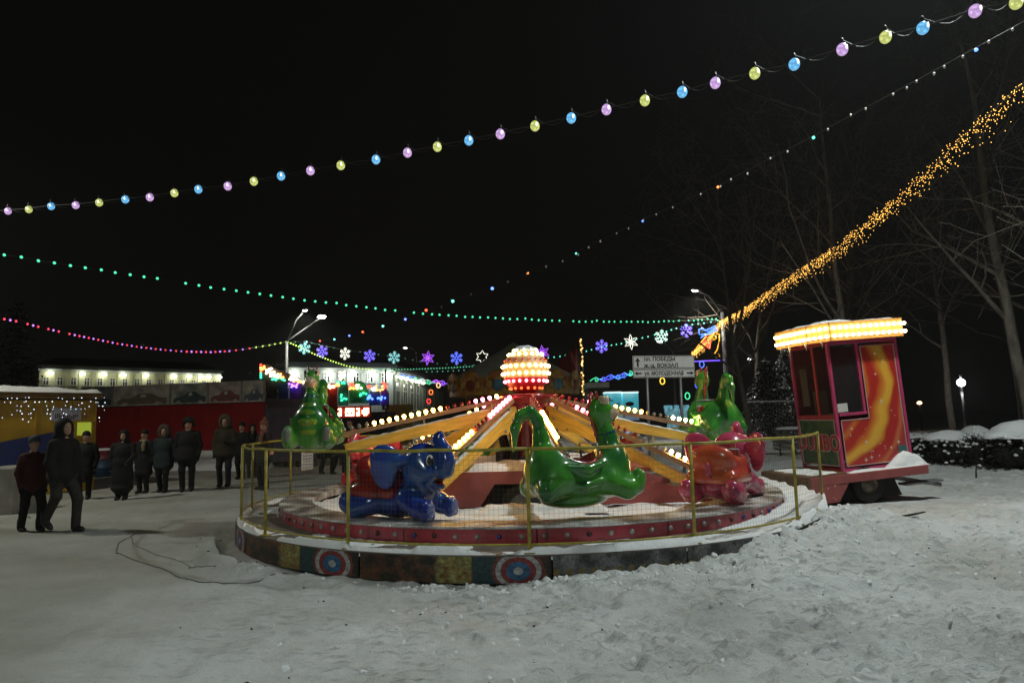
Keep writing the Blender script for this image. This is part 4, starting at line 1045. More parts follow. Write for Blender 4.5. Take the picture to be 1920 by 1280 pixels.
# painted drum
dr = G(193, 893); drum = empty('painted_drum', (dr.x, dr.y, 0), label='blue and red painted steel drum with a snowy rim beside the kiosk', cat='drum')
MB().lathe([(.0, .0), (.30, .0), (.30, .28), (.315, .30), (.30, .32), (.30, .56)], 20).build('lower_shell', mat('drum_blue', (.02, .06, .13), .5), drum)
MB().lathe([(.30, .56), (.315, .58), (.30, .60), (.30, .84), (.31, .86), (.28, .86), (.28, .6)], 20).build('upper_shell', mat('drum_red', (.16, .02, .03), .5), drum)
dome('snow', (0, 0, .84), (.29, .29, .10), drum, 2)
# pavilion
M_PR = mat('pavilion_red', (.36, .010, .013), .6, var=.3, scale=1.5, bump=.1)
pA = P(150, 800, 27.5); pB = P(497, 800, 25.5); pd = pB - pA; pd.z = 0; pL = pd.length
pav = empty('red_pavilion', (pA.x, pA.y, 0), (0, 0, math.atan2(pd.y, pd.x)), label='long red pavilion wall with a faded frieze of painted cars', cat='pavilion')
np_ = 6
for k in range(np_): MB().bbox((pL * (k + .5) / np_, 0, 1.53), (pL / np_ - .012, .08, 1.72), .01).build('wall_panel', M_PR, pav)
MB().box((pL / 2, 2.0, 1.6), (pL - .1, 3.8, 1.9)).build('hall', M_DARK, pav)
M_FR = [mat('frieze_%d' % k, tuple(min(.8, q * 1.3) for q in c), .65, col2=tuple(q * 1.3 for q in c2), scale=2.6, detail=6) for k, (c, c2) in enumerate((((.12, .16, .18), (.26, .28, .28)), ((.60, .60, .52), (.30, .30, .29)), ((.52, .52, .46), (.18, .22, .22)), ((.56, .52, .46), (.32, .28, .25)), ((.60, .56, .46), (.28, .30, .32))))]
fx = [0, .19, .51, .71, .885, 1.0]; fz0, fz1 = 2.42, 3.22
M_CARC = [mat('frieze_car_%d' % k, c, .5) for k, c in enumerate(((.06, .08, .10), (.28, .23, .17), (.10, .15, .16), (.32, .14, .12), (.15, .18, .24)))]
for k in range(5):
    xa, xb = fx[k] * pL, fx[k + 1] * pL
    f = MB().bbox(((xa + xb) / 2, -.01, (fz0 + fz1) / 2), (xb - xa - .015, .06, fz1 - fz0), .01).build('frieze_panel', M_FR[k], pav)
    w = (xb - xa) * .86; h = .42; cx = (xa + xb) / 2
    car = [(-.5, .0), (-.5, .32), (-.42, .5), (-.2, .58), (-.06, .95), (.18, 1.0), (.34, .62), (.5, .5), (.5, .0), (.42, 0), (.38, .18), (.30, .18), (.26, 0), (-.26, 0), (-.30, .18), (-.38, .18), (-.42, 0)]
    MB().prism([(cx + x * w, fz0 + .06 + z * h) for x, z in car], .008, 0, Matrix.Translation((0, -.048, 0)) @ XZ).build('painted_car', M_CARC[k], f)
    MB().prism([(cx + x * w, fz0 + .06 + z * h) for x, z in ((-.04, .62), (-.01, .88), (.08, .9), (.08, .62))], .004, 0, Matrix.Translation((0, -.053, 0)) @ XZ).build('painted_window', M_WHITE, f)
    MB().box((xb - .03, -.05, (fz0 + fz1) / 2), (.07, .03, fz1 - fz0 + .02)).build('frieze_post', mat('frieze_post', (.36, .35, .31), .6), f)
heap('snow', -.3, pL * 1.05, -1.5, .1, -.02, .45, pav, 70, 22, 95, .9)
# ------------------------------------------------------------------ buildings
M_CREAM = mat('building_cream', (.62, .60, .42), .8, var=.1, scale=.7); M_BW = mat('building_white', (.62, .64, .62), .8, var=.1, scale=.7); M_RF = mat('building_roof', (.05, .055, .055), .7)
M_WPANE = mat('dark_window_pane', (.02, .022, .025), .1, var=.3); E_WALL = emit('wall_lamp_glow', (.95, 1, .80), 14, sample=False)
def building(a, b, z0, z1, depth, nwin, wz, lamps, label, wallm, lampcol, power, skip=(), ww=.5, pil=True, side=None):
    d = b - a; L = math.hypot(d.x, d.y); t = empty('building', (a.x, a.y, 0), (0, 0, math.atan2(d.y, d.x)), label=label, cat='building', group='buildings beyond the square')
    MB().box((L / 2, depth / 2, z1 / 2), (L, depth, z1)).build('wall', wallm, t)
    MB().box((L / 2, depth / 2, z1 + .18), (L + .9, depth + .9, .36)).box((L / 2, depth / 2, z1 + .9), (L + .3, depth - .5, 1.1), 0, None, .8).build('roof', M_RF, t)
    MB().box((L / 2, -.12, z1 - .22), (L + .3, .24, .28)).build('cornice', M_BW, t)
    for k in range(nwin):
        if k in skip: continue
        x = L * (k + .5) / nwin; w = L / nwin * ww; h = wz[1] - wz[0]
        f = MB().box((x, -.02, wz[0] + h / 2), (w, .06, h)).build('window', M_WPANE, t)
        fr = MB().box((x, -.06, wz[0] + h / 2), (.08, .05, h)).box((x, -.062, wz[0] + h * .68), (w, .05, .08)).box((x - w / 2, -.061, wz[0] + h / 2), (.10, .06, h)).box((x + w / 2, -.063, wz[0] + h / 2), (.10, .06, h)); fr.build('frame', M_WHITE, f)
        MB().box((x, -.12, wz[0] - .06), (w + .3, .2, .12)).build('sill', M_BW, f)
        if pil: MB().box((L * (k + 1) / nwin, -.06, z1 * .5 - .2), (.35, .12, z1 - .5)).build('pilaster', wallm, t)
    for x in lamps:
        lp = MB().ball((x * L, -.45, z1 - .62), (.30, .20, .14), 0, 2).box((x * L, -.2, z1 - .55), (.08, .5, .08)).build('wall_lamp', E_WALL, t)
        p = t.matrix_basis @ Vector((x * L, -1.1, z1 - 1.0)); lamp_light(p, power, lampcol, .15)
    return t, L
a = P(262 / 1920 * 500 + 0, 800, 78); a = P(68, 800, 82); b = P(409, 800, 98)
zt = lambda py, px, d: P(px, py, d).z
building(a, b, 0, zt(696, 300, 92), 12, 15, (zt(724, 300, 92), zt(712, 300, 92)), (.05, .205, .315, .42, .545, .71, .80, .872, .925, .995), 'long low cream building floodlit along its eaves behind the red pavilion', M_CREAM, (.95, 1, .70), 20, ww=.42)
a = P(540, 800, 56); b = P(733, 800, 60); zz = zt(688, 640, 58)
bt, L = building(a, b, 0, zz, 14, 7, (zt(716, 640, 58), zt(700, 640, 58)), (.05, .38, .60, .80, .97), 'white two-storey building with pilasters under bright eaves lamps', M_BW, (.86, 1, .97), 30, ww=.42)
# its longer side wing running back
a2 = P(738, 800, 60.2); b2 = P(832, 800, 88); building(a2, b2, 0, zz * .97, 10, 9, (2.6, 5.0), (.04, .12, .2, .3, .42), 'greenish side wing receding behind the neon scrolls', mat('wing_plaster', (.36, .38, .30), .85), (.92, 1, .85), 16, ww=.5, pil=False)

# ------------------------------------------------------------------ poles and lamps in view
LP1 = P(536, 800, 45); LP1 = Vector((LP1.x, LP1.y, 0)); h1 = P(572, 582, 44); h2 = P(603, 594, 46)
pole1 = street_lamp(LP1, h1, 'two-armed street lamp post where the magenta rope light ends', 1200, pole_h=P(536, 640, 45).z, group='street lamps', r=.11)
hd = h2 - LP1; MB().tube([(0, 0, P(536, 640, 45).z), hd], .05, 6).build('arm', M_POLE, pole1); MB().ball(hd, (.30, .2, .12), 0, 2).build('lamp_glass', E_LAMP, pole1)
LP2 = P(1366, 790, 38); LP2 = Vector((LP2.x, LP2.y, 0)); h3 = P(1303, 545, 37)
pole2 = street_lamp(LP2, h3, 'street lamp post carrying the golden garland and the neon lantern', 1200, pole_h=P(1350, 585, 38).z, r=.13)
h4 = P(760, 652, 80); street_lamp((h4.x + 1.2, h4.y + .5, 0), h4, 'distant single street lamp glowing over the snowflakes', 0, sag=.4, r=.1)
h5 = P(1237, 640, 55); street_lamp((P(1268, 780, 55).x, 55, 0), h5, 'small street lamp with a curved arm above the direction sign', 0, sag=.9, r=.1)
for (px, py, d, rr, lbl, hh) in ((1802, 717, 30, .17, 'white globe lamp glowing among the bare trees', 0),):
    p = P(px, py, d); g = empty('globe_lamp', (p.x, p.y, 0), label=lbl, cat='lamp'); MB().tube([(0, 0, 0), (0, 0, p.z - rr)], .05, 8).build('pole', M_DARK, g); MB().ball((0, 0, p.z), rr, 0, 2).build('globe', emit('globe_glow', (.92, .95, 1), 12, sample=False), g); MB().tube([(0, 0, p.z + rr), (0, 0, p.z + rr + .16)], [.03, .06], 8).build('finial', M_WHITE, g); lamp_light((p.x, p.y, p.z - .4), 120, (.95, .97, 1))
for (px, py, d, c, lbl) in ((1724, 755, 42, (1, .55, .25), 'small orange lamp far off between the trees'), (1405, 673, 60, (1, 1, .9), 'small white lamp far off above the snowy railing'), (1418, 745, 50, (1, 1, .92), 'tiny white lamp low behind the snowy railing')):
    p = P(px, py, d); g = empty('bollard_lamp', (p.x, p.y, 0), label=lbl, cat='lamp', group='far lamps among the trees'); MB().tube([(0, 0, 0), (0, 0, p.z)], .05, 6).build('pole', M_DARK, g); MB().ball((0, 0, p.z), (.14, .14, .10), 0, 2).build('globe', emit('far_glow', c, 8, sample=False), g)

# ------------------------------------------------------------------ garlands
def garland(name, pix, A, B, label, bulbs, r, wire=.008, sag=0.0, ends=(None, None), loops=False):
    t = empty(name, (0, 0, 0), label=label, cat='light garland', group='light garlands over the square')
    pts = [VP(px, py, A, B) for px, py in pix]
    wp = ([ends[0]] if ends[0] else []) + [p + Vector((0, 0, r[0] * 1.25 if isinstance(r, tuple) else r)) for p in pts] + ([ends[1]] if ends[1] else [])
    MB().tube(wp, wire, 5).build('cable', M_WIRE, t)
    return t, pts
cols = {'v': (.62, .40, .78), 'b': (.16, .52, .92), 'y': (.60, .66, .20)}
def globe_mat(name, c):
    mt, n, l, b = new_mat(name); b.inputs['Base Color'].default_value = (*[x * .6 for x in c], 1); b.inputs['Roughness'].default_value = .25
    tc = n.new('ShaderNodeTexCoord'); vo = n.new('ShaderNodeTexVoronoi'); vo.inputs['Scale'].default_value = 22; l.new(tc.outputs['Object'], vo.inputs['Vector'])
    mr = n.new('ShaderNodeMapRange'); mr.inputs['From Max'].default_value = .5; mr.inputs['To Min'].default_value = 1.7; mr.inputs['To Max'].default_value = .7; l.new(vo.outputs['Distance'], mr.inputs['Value'])
    b.inputs['Emission Color'].default_value = (*c, 1); l.new(mr.outputs[0], b.inputs['Emission Strength']); mt.cycles.emission_sampling = 'NONE'; return mt
GL = [(1905, 2), (1828, 18), (1730, 50), (1660, 67), (1579, 90), (1489, 118), (1415, 135), (1341, 153), (1279, 170), (1209, 186), (1137, 203), (1071, 219), (1003, 234), (938, 249), (879, 261), (820, 273), (764, 284), (705, 297), (639, 308), (582, 318), (527, 328), (476, 338), (427, 347), (372, 353), (327, 360), (281, 368), (235, 372), (186, 378), (142, 383), (96, 385), (54, 391), (15, 394), (-24, 397)]
A = P(1828, 18, 7.0); B = P(15, 394, 13.5); A.z = B.z = 0
g1, pts = garland('globe_garland', GL, A, B, 'garland of big violet, blue and yellow globes strung high across the sky', None, .0)
core = MB().ball((0, 0, 0), (.012, .012, .03), 0, 1).mesh('light_core', emit('globe_core', (1, 1, .95), 2.0, sample=False))
gm = {c: MB().ball((0, 0, 0), (.064, .064, .074), 0, 3).mesh('globe', globe_mat('globe_' + c, cols[c])) for c in 'vby'}; sock = MB().lathe([(.022, 0), (.026, .02), (.02, .06), (.0, .07)], 8).mesh('socket', M_WIRE)
for c in gm: gm[c].materials.append(core.materials[0])
for k, p in enumerate(pts):
    o = link('globe', gm['yvb'[k % 3]], g1, p + Vector((0, 0, -.02))); link('socket', sock, o, (0, 0, .075)); link('light_core', core, o, (.02, -.066, .0))
for k in range(len(pts) - 1):
    a, b = pts[k] + Vector((0, 0, .10)), pts[k + 1] + Vector((0, 0, .10)); MB().tube([a.lerp(b, t / 8) + Vector((0, 0, -.20 * math.sin(math.pi * t / 8) * (1 - .4 * t / 8))) for t in range(9)], .004, 4).build('cable_loop', M_WIRE, g1)
# small bulb garland, mostly unlit
def interp(pix, step):
    out = []
    for i in range(len(pix) - 1):
        (x0, y0), (x1, y1) = pix[i], pix[i + 1]; n = max(1, int(math.hypot(x1 - x0, y1 - y0) / step))
        out += [(x0 + (x1 - x0) * k / n, y0 + (y1 - y0) * k / n) for k in range(n)]
    return out + [pix[-1]]
MC = [(1925, 38), (1830, 90), (1720, 150), (1525, 255), (1346, 348), (1205, 412), (1080, 473), (990, 510), (923, 539), (849, 563), (799, 580), (760, 597), (718, 610), (680, 621), (655, 628), (627, 635), (600, 638), (575, 640), (540, 640)]
A = P(1890, 60, 8.5); B = P(540, 640, 45); A.z = B.z = 0
g2, _ = garland('bulb_garland', MC, A, B, 'slack cable of tiny mostly dark bulbs climbing to the upper corner', None, .0, .007)
lit = {(1830, 90): (.1, .25, 1), (1525, 255): (.1, .8, .55), (1346, 348): (1, .25, .05), (1205, 412): (.1, .25, 1), (1080, 473): (.1, .8, .55), (990, 510): (1, .25, .05), (923, 539): (.15, .3, 1), (849, 563): (.2, .9, .7), (799, 580): (1, .12, .05), (760, 597): (.15, .25, 1), (718, 610): (.2, .9, .7), (680, 621): (1, .12, .05), (655, 628): (.15, .25, 1), (627, 635): (.2, .9, .7), (600, 638): (1, .12, .05), (575, 640): (.3, .9, .8)}
mcache = {}
def ebulb(c, s, r):
    key = (c, s, r)
    if key not in mcache: mcache[key] = MB().ball((0, 0, 0), r, 0, 1).mesh('bulb', emit('bulb_glow', c, s, sample=False))
    return mcache[key]
dim = MB().ball((0, 0, 0), (.02, .02, .028), 0, 1).mesh('bulb', mat('bulb_unlit_white', (.75, .75, .72), .3))
rnd = random.Random(21)
for (px, py) in MC[1:-1]:
    p = VP(px, py, A, B)
    if (px, py) in lit: link('bulb', ebulb(lit[(px, py)], 3.0, .028 if p.y < 20 else .055), g2, p - Vector((0, 0, .03)))
for (px, py) in interp(MC, 26):
    if rnd.random() < .8 and px > 600:
        p = VP(px + rnd.uniform(-5, 5), py + rnd.uniform(-2, 3), A, B); link('bulb', dim, g2, p - Vector((0, 0, .02)), scale=1 if p.y < 16 else 1.4)
# green garland
GC = [(-30, 473), (8, 478), (40, 482), (72, 489), (102, 493), (132, 498), (160, 502), (190, 506), (216, 511), (244, 515), (270, 519), (295, 522), (348, 531), (373, 535), (395, 539), (420, 542), (443, 545), (465, 548), (487, 551), (508, 554), (530, 557), (550, 560), (571, 563), (591, 565), (611, 567), (631, 568), (649, 572), (668, 574), (687, 576), (704, 578), (722, 581), (741, 582), (776, 586), (793, 588), (810, 589), (824, 590), (841, 591), (856, 592), (872, 594), (886, 594), (900, 595), (915, 595), (929, 596), (943, 597), (956, 598), (970, 598), (985, 597), (997, 599), (1010, 600), (1022, 600), (1035, 601), (1049, 601), (1075, 602), (1086, 603), (1098, 603), (1110, 603), (1119, 601), (1132, 603), (1142, 603), (1152, 603), (1164, 603), (1175, 603), (1184, 603), (1196, 603), (1205, 603), (1215, 604), (1226, 603), (1235, 603), (1245, 602), (1254, 602), (1263, 602), (1273, 601), (1291, 601), (1301, 601), (1309, 600), (1316, 600), (1327, 598), (1335, 598), (1343, 598)]
A = P(8, 478, 14); B = P(1348, 600, 38); A.z = B.z = 0
g3, pts = garland('green_garland', GC, A, B, 'long sagging cable of small green bulbs reaching the lantern post', None, .0, .008)
for p in pts: link('bulb', ebulb((.07, .72, .36), 1.7, round(.022 + .0008 * p.y, 3)), g3, p)
# lower green garland with snowflakes beneath it
SC = [(536, 642), (571, 640), (640, 655), (693, 662), (760, 672), (802, 680), (856, 684), (904, 684), (963, 676), (1017, 672), (1050, 668), (1090, 661), (1128, 650), (1165, 644), (1183, 638), (1215, 631), (1240, 624), (1287, 610), (1320, 606), (1346, 601)]
A = P(536, 640, 45); B = P(1348, 600, 38); A.z = B.z = 0
g4, _ = garland('green_garland', SC, A, B, 'lower green bulb cable from which the neon snowflakes hang', None, .0, .012)
for (px, py) in interp(SC[9:], 9): link('bulb', ebulb((.12, .80, .55), 1.8, .045), g4, VP(px, py, A, B))
for (px, py) in interp(SC[:10], 14): link('bulb', ebulb((.10, .45, .35), .8, .035), g4, VP(px, py, A, B))
def neon_strokes(kind, s):
    st = []
    for k in range(6):
        a = k * math.pi / 3 + math.pi / 6; u = Vector((math.cos(a), 0, math.sin(a))); w = Vector((-math.sin(a), 0, math.cos(a)))
        if kind == 'flake':
            st.append([u * .12 * s, u * .5 * s])
            for r_, l_ in ((.24, .13), (.37, .12)):
                for sg in (-1, 1): st.append([u * r_ * s, u * (r_ + l_ * .6) * s + w * sg * l_ * s])
        elif kind == 'petal':
            st.append([Vector((0, 0, 0)), u * .28 * s + w * .09 * s, u * .52 * s, u * .28 * s - w * .09 * s, Vector((0, 0, 0))])
        else:
            v = Vector((math.cos(a + math.pi / 6), 0, math.sin(a + math.pi / 6))); v2 = Vector((math.cos(a - math.pi / 6), 0, math.sin(a - math.pi / 6)))
            st.append([v2 * .29 * s, u * .5 * s, v * .29 * s])
    if kind == 'flake': st.append([Vector((math.cos(t), 0, math.sin(t))) * .12 * s for t in [2 * math.pi * k / 8 for k in range(9)]])
    return st
def neon(name, strokes, c, strength, loc, r, rz=0, parent=None):
    mb = MB()
    for s in strokes: mb.tube(s, r, 5)
    return mb.build(name, emit('neon', c, strength, sample=False), parent, loc=loc, rot=(0, 0, rz))
VIO, TEA, WHI, PUR, BLU = (.22, .16, 1.0), (.22, .55, .55), (.85, .85, .72), (.42, .10, .95), (.12, .18, 1.0)
FL = [(571, 653, TEA, 'flake', 'teal'), (604, 659, VIO, 'flake', 'violet'), (647, 663, WHI, 'flake', 'white'), (693, 667, VIO, 'flake', 'violet'), (739, 670, TEA, 'flake', 'teal'), (802, 671, PUR, 'petal', 'purple'), (856, 671, BLU, 'flake', 'blue'), (904, 669, WHI, 'star', 'white'), (963, 664, BLU, 'flake', 'blue'), (1017, 661, PUR, 'petal', 'purple'), (1128, 649, VIO, 'flake', 'violet'), (1183, 641, WHI, 'petal', 'white'), (1240, 631, (.45, .72, .60), 'flake', 'pale green'), (1287, 620, VIO, 'flake', 'violet')]
ORD = ['first', 'second', 'third', 'fourth', 'fifth', 'sixth', 'seventh', 'eighth', 'ninth', 'tenth', 'eleventh', 'twelfth', 'thirteenth', 'fourteenth']
rnd = random.Random(6)
for k, (px, py, c, kind, cn) in enumerate(FL):
    p = VP(px, py, A, B); o = neon('neon_snowflake', neon_strokes(kind, .80 if kind != 'petal' else .86), c, 1.6, p, .022, rnd.uniform(-.3, .3)); o.rotation_euler.y = rnd.uniform(-.2, .2)
    MB().tube([(0, 0, .40), (0, 0, .40 + .2)], .01, 4).build('hanger', M_WIRE, o)
    tag(o, '%s neon %s, %s in the row counted from the two-armed lamp post' % (cn, {'flake': 'snowflake', 'petal': 'petalled flower', 'star': 'six-pointed star'}[kind], ORD[k]), 'neon decoration', 'neon snowflakes over the street')
# magenta rope, then lime rope
MR = [(-25, 589), (8, 598), (30, 602), (62, 610), (100, 619), (140, 628), (175, 635), (220, 644), (265, 651), (310, 656), (350, 659), (395, 660), (430, 658), (455, 655), (480, 651), (505, 647), (536, 641)]
A = P(8, 598, 19); B = P(536, 640, 45); A.z = B.z = 0
g5, _ = garland('rope_light', MR, A, B, 'magenta rope light sagging from the edge to the two-armed lamp post', None, .0, .012)
rr = interp(MR, 8.5)
for k, (px, py) in enumerate(rr):
    p = VP(px, py, A, B); q = VP(px + 4.5, py + .4, A, B); s = .7 if px > 400 else 1
    c = (.55, .9, .10) if px > 478 else ((1, .05, .12) if k % 2 == 0 else (.55, .22, 1))
    if px > 150 or k % 4 != 3: link('bulb', ebulb(c, 1.9, .05 if p.y > 30 else .036), g5, p)
LR = [(540, 641), (560, 650), (590, 664), (620, 676), (650, 686), (680, 691), (720, 693), (770, 692), (830, 690), (880, 687), (935, 683)]
A = P(536, 641, 45); B = P(935, 683, 58); A.z = B.z = 0
g6, _ = garland('rope_light', LR, A, B, 'lime rope light dropping from the two-armed lamp post past the white building', None, .0, .012)
for (px, py) in interp(LR, 5.2): link('bulb', ebulb((.55, .85, .12) if px < 700 else (.12, .62, .34), 1.5 if px < 700 else .9, .06), g6, VP(px, py, A, B))
LR2 = [(800, 697), (850, 695), (900, 692), (940, 690)]
g6b, _ = garland('green_garland', LR2, A, B, 'short far green bulb cable beside the merry-go-round roof', None, .0, .012)
for (px, py) in interp(LR2, 9): link('bulb', ebulb((.15, .6, .4), 1.2, .045), g6b, VP(px, py, A, B))
# golden light net
A = P(1915, 150, 11); B = P(1348, 602, 38); A.z = B.z = 0
GOLD = [(1990, 90), (1915, 160), (1865, 206), (1820, 240), (1770, 292), (1720, 338), (1670, 380), (1620, 420), (1570, 462), (1520, 495), (1470, 528), (1430, 556), (1390, 584), (1350, 604), (1325, 640), (1298, 662)]
g7 = empty('golden_garland', label='thick golden net of tiny lights running from the lantern post up to the edge', cat='light garland', group='light garlands over the square')
pts = [VP(px, py, A, B) for px, py in GOLD]; MB().tube(pts, .014, 5).build('cable', M_WIRE, g7)
tot = [0]
for i in range(len(pts) - 1): tot.append(tot[-1] + (pts[i + 1] - pts[i]).length)
gold = MB(); rnd = random.Random(9); vs1, fs1 = ICO[1]
OCT = ([(1, 0, 0), (-1, 0, 0), (0, 1, 0), (0, -1, 0), (0, 0, 1), (0, 0, -1)], [(0, 2, 4), (2, 1, 4), (1, 3, 4), (3, 0, 4), (2, 0, 5), (1, 2, 5), (3, 1, 5), (0, 3, 5)])
for k in range(2800):
    s = rnd.random() * tot[-1]; i = max(j for j in range(len(tot) - 1) if tot[j] <= s); t = (s - tot[i]) / (tot[i + 1] - tot[i]); p = pts[i].lerp(pts[i + 1], t)
    p = p + Vector((rnd.gauss(0, .06), rnd.gauss(0, .06), -abs(rnd.gauss(0, .19)) + .05)); rr_ = .005 + .00026 * p.y
    gold.add([(p.x + v[0] * rr_, p.y + v[1] * rr_, p.z + v[2] * rr_) for v in OCT[0]], OCT[1])
tag(gold.build('tiny_bulbs', emit('gold_glow', (1, .50, .09), 4.0, sample=False), g7), kind='stuff')
# neon lantern, bow and scroll on the lantern post
def spiral(c, r0, r1, turns, a0, n=26): return [Vector((c[0] + (r0 + (r1 - r0) * k / n) * math.cos(a0 + turns * 2 * math.pi * k / n), 0, c[1] + (r0 + (r1 - r0) * k / n) * math.sin(a0 + turns * 2 * math.pi * k / n))) for k in range(n + 1)]
S38 = 38 / FPX
def pixs(lst, px0, py0, sc): return [Vector(((x - px0) * sc, 0, -(y - py0) * sc)) for x, y in lst]
p = P(1330, 640, 37.6)
orn = empty('neon_lantern', p, label='neon street ornament with blue bow, red lantern and golden scroll on the post', cat='neon decoration')
neon('bow', [pixs(q, 1330, 640, S38) for q in ([(1345, 613), (1330, 622), (1318, 616), (1312, 617), (1312, 626), (1318, 628), (1314, 633), (1322, 628), (1335, 622), (1346, 617)], [(1343, 611), (1325, 619), (1316, 614)], [(1346, 619), (1330, 626), (1316, 626)])], (.08, .22, 1), 2.0, (0, 0, 0), .035, 0, orn)
neon('lantern', [pixs(q, 1330, 640, S38) for q in ([(1317, 641), (1325, 632), (1333, 640), (1317, 641)], [(1318, 642), (1320, 653), (1330, 653), (1332, 641)], [(1323, 643), (1324, 652)], [(1328, 643), (1328, 652)])], (1, .10, .04), 1.4, (0, -.02, 0), .035, 0, orn)
neon('scroll', [pixs(q, 1330, 640, S38) for q in ([(1350, 626), (1349, 640), (1344, 656), (1338, 664), (1342, 670), (1348, 668), (1346, 663)], [(1349, 628), (1343, 620), (1336, 622), (1334, 631), (1340, 637), (1344, 634), (1342, 629)], [(1336, 622), (1326, 628), (1316, 640), (1305, 652)])], (.9, .45, .04), 1.0, (0, .02, 0), .035, 0, orn)
p = P(1325, 677, 37.5); neo = neon('neon_tube', [[Vector((-.95, 0, 0)), Vector((.95, 0, .03))]], (.16, .08, 1), 1.8, p, .03); tag(neo, 'thin violet neon bar beside the direction sign', 'neon decoration')
for (px, py, c, cn) in ((1242, 714, (1, .65, .05), 'yellow'), (1308, 721, (.06, .14, 1), 'blue'), (1289, 742, (.05, .65, .30), 'green'), (1316, 683, (.08, .16, .8), 'dim blue')):
    p = P(px, py, 36); o = neon('neon_ring', [[Vector((.12 * math.cos(t), 0, .17 * math.sin(t))) for t in [2 * math.pi * k / 14 for k in range(15)]]], c, 1.6, p, .03); tag(o, '%s neon ring hanging near the direction sign' % cn, 'neon decoration', 'neon rings near the sign'); MB().tube([(0, 0, .17), (0, 0, 1.6)], .008, 4).build('hanger', M_WIRE, o)
for (px, py, c, cn) in ((1172 - 345, 722, (.95, .6, .3), 'amber'), (808, 735, (1, .2, .05), 'orange'), (804, 752, (.9, .06, .04), 'red')):
    p = P(px - (0 if px != 827 else 5), py, 52); o = neon('neon_ring', [[Vector((.14 * math.cos(t), 0, .18 * math.sin(t))) for t in [2 * math.pi * k / 14 for k in range(15)]]], c, 1.4, p, .045); tag(o, '%s neon ring hanging under the scrolls by the white building' % cn, 'neon decoration', 'neon rings by the building'); MB().tube([(0, 0, .18), (0, 0, 1.4)], .008, 4).build('hanger', M_WIRE, o)
def scrolls(pix, d, label, palette, s, strength=1.5):
    t = empty('neon_scrolls', P(*pix[0], d), label=label, cat='neon decoration'); rn = random.Random(len(pix))
    o0 = P(*pix[0], d)
    for k, (px, py) in enumerate(pix):
        q = P(px, py, d) - o0; sg = 1 if k % 2 else -1; c = palette[k % len(palette)]
        st = [spiral((0, 0), .04 * s, .30 * s, 1.25, rn.uniform(0, 6)), [Vector((-.75 * s, 0, sg * -.12 * s)), Vector((-.35 * s, 0, sg * .15 * s)), Vector((0, 0, sg * .28 * s)), Vector((.4 * s, 0, sg * .05 * s)), Vector((.75 * s, 0, sg * .14 * s))]]
        neon('scroll', st, c, strength, q, .05 * s, 0, t)
    return t
scrolls([(755, 704), (768, 708), (780, 710), (792, 714), (805, 716), (818, 716), (830, 718)], 54, 'blue, green and purple neon scrolls strung in front of the receding wing', [(.08, .25, 1), (.08, .25, 1), (.08, .7, .35), (.55, .6, .6), (.08, .7, .3), (.5, .1, .9), (.3, .1, .95)], .62)
scrolls([(1080, 719), (1118, 712), (1132, 710), (1146, 707), (1160, 706), (1172, 703), (1182, 700)], 44, 'blue and green neon scrolls strung left of the direction sign posts', [(.06, .6, .32), (.06, .65, .3), (.12, .12, 1), (.08, .16, 1), (.08, .3, 1), (.10, .14, 1), (.06, .7, .35)], .55)

# ------------------------------------------------------------------ fairground behind the ride
def at(px, py, d): return P(px, py, d)
M_P = {k: mat('fair_' + k, c, .5, var=.4, scale=3) for k, c in dict(blue=(.02, .07, .22), violet=(.10, .04, .35), red=(.35, .015, .01), green=(.01, .30, .12), teal=(.01, .20, .20), grey=(.10, .10, .13), dark=(.03, .03, .04), brown=(.12, .06, .03)).items()}
fd = 31.0; o0 = at(490, 800, fd); fac = empty('fair_facade', (o0.x, fd, 0), label='funfair ride front with red, violet and green boards under clusters of lit bulbs', cat='fair ride')
sc = fd / FPX
def fx_(px): return (px - 490) * sc
def fz_(py, px): return at(px, py, fd).z
for k, (x0, x1, yt, yb, c) in enumerate(((500, 520, 735, 800, 'dark'), (521, 540, 728, 800, 'blue'), (541, 565, 716, 800, 'violet'), (566, 580, 726, 800, 'blue'), (581, 598, 722, 800, 'grey'), (599, 615, 726, 815, 'red'), (616, 632, 726, 815, 'red'), (633, 652, 722, 760, 'teal'), (653, 690, 731, 756, 'green'), (691, 712, 738, 760, 'blue'), (713, 728, 736, 760, 'violet'))):
    za, zb_ = fz_(yb, x0), fz_(yt, x0); f = MB().bbox(((fx_(x0) + fx_(x1)) / 2, .02 * (k % 3), (za + zb_) / 2), (fx_(x1) - fx_(x0) - .01, .12, zb_ - za), .02).build('front_board', M_P[c], fac)
    # scalloped crest on each board
    MB().lathe([(0, 0), ((fx_(x1) - fx_(x0)) * .45, 0)], 14, 0, Matrix.Translation(((fx_(x0) + fx_(x1)) / 2, -.07, zb_)) @ Matrix.Rotation(R(90), 4, 'X')).build('crest', M_P[c], f)
MB().box((fx_(610), 1.2, 1.0), (fx_(728) - fx_(500), 2.2, 2.0)).build('ride_body', M_P['dark'], fac)
E_F = {k: emit('fair_bulb_' + k, c, s, sample=True) for k, (c, s) in dict(w=((1, .75, .4), 9), r=((1, .06, .03), 4), g=((.05, .9, .4), 3), o=((1, .30, .06), 6), v=((.35, .15, 1), 4), b=((.08, .2, 1), 4)).items()}
fb = {k: MB().ball((0, 0, 0), (.055, .055, .05), 0, 1).mesh('bulb', E_F[k]) for k in E_F}
rnd = random.Random(12)
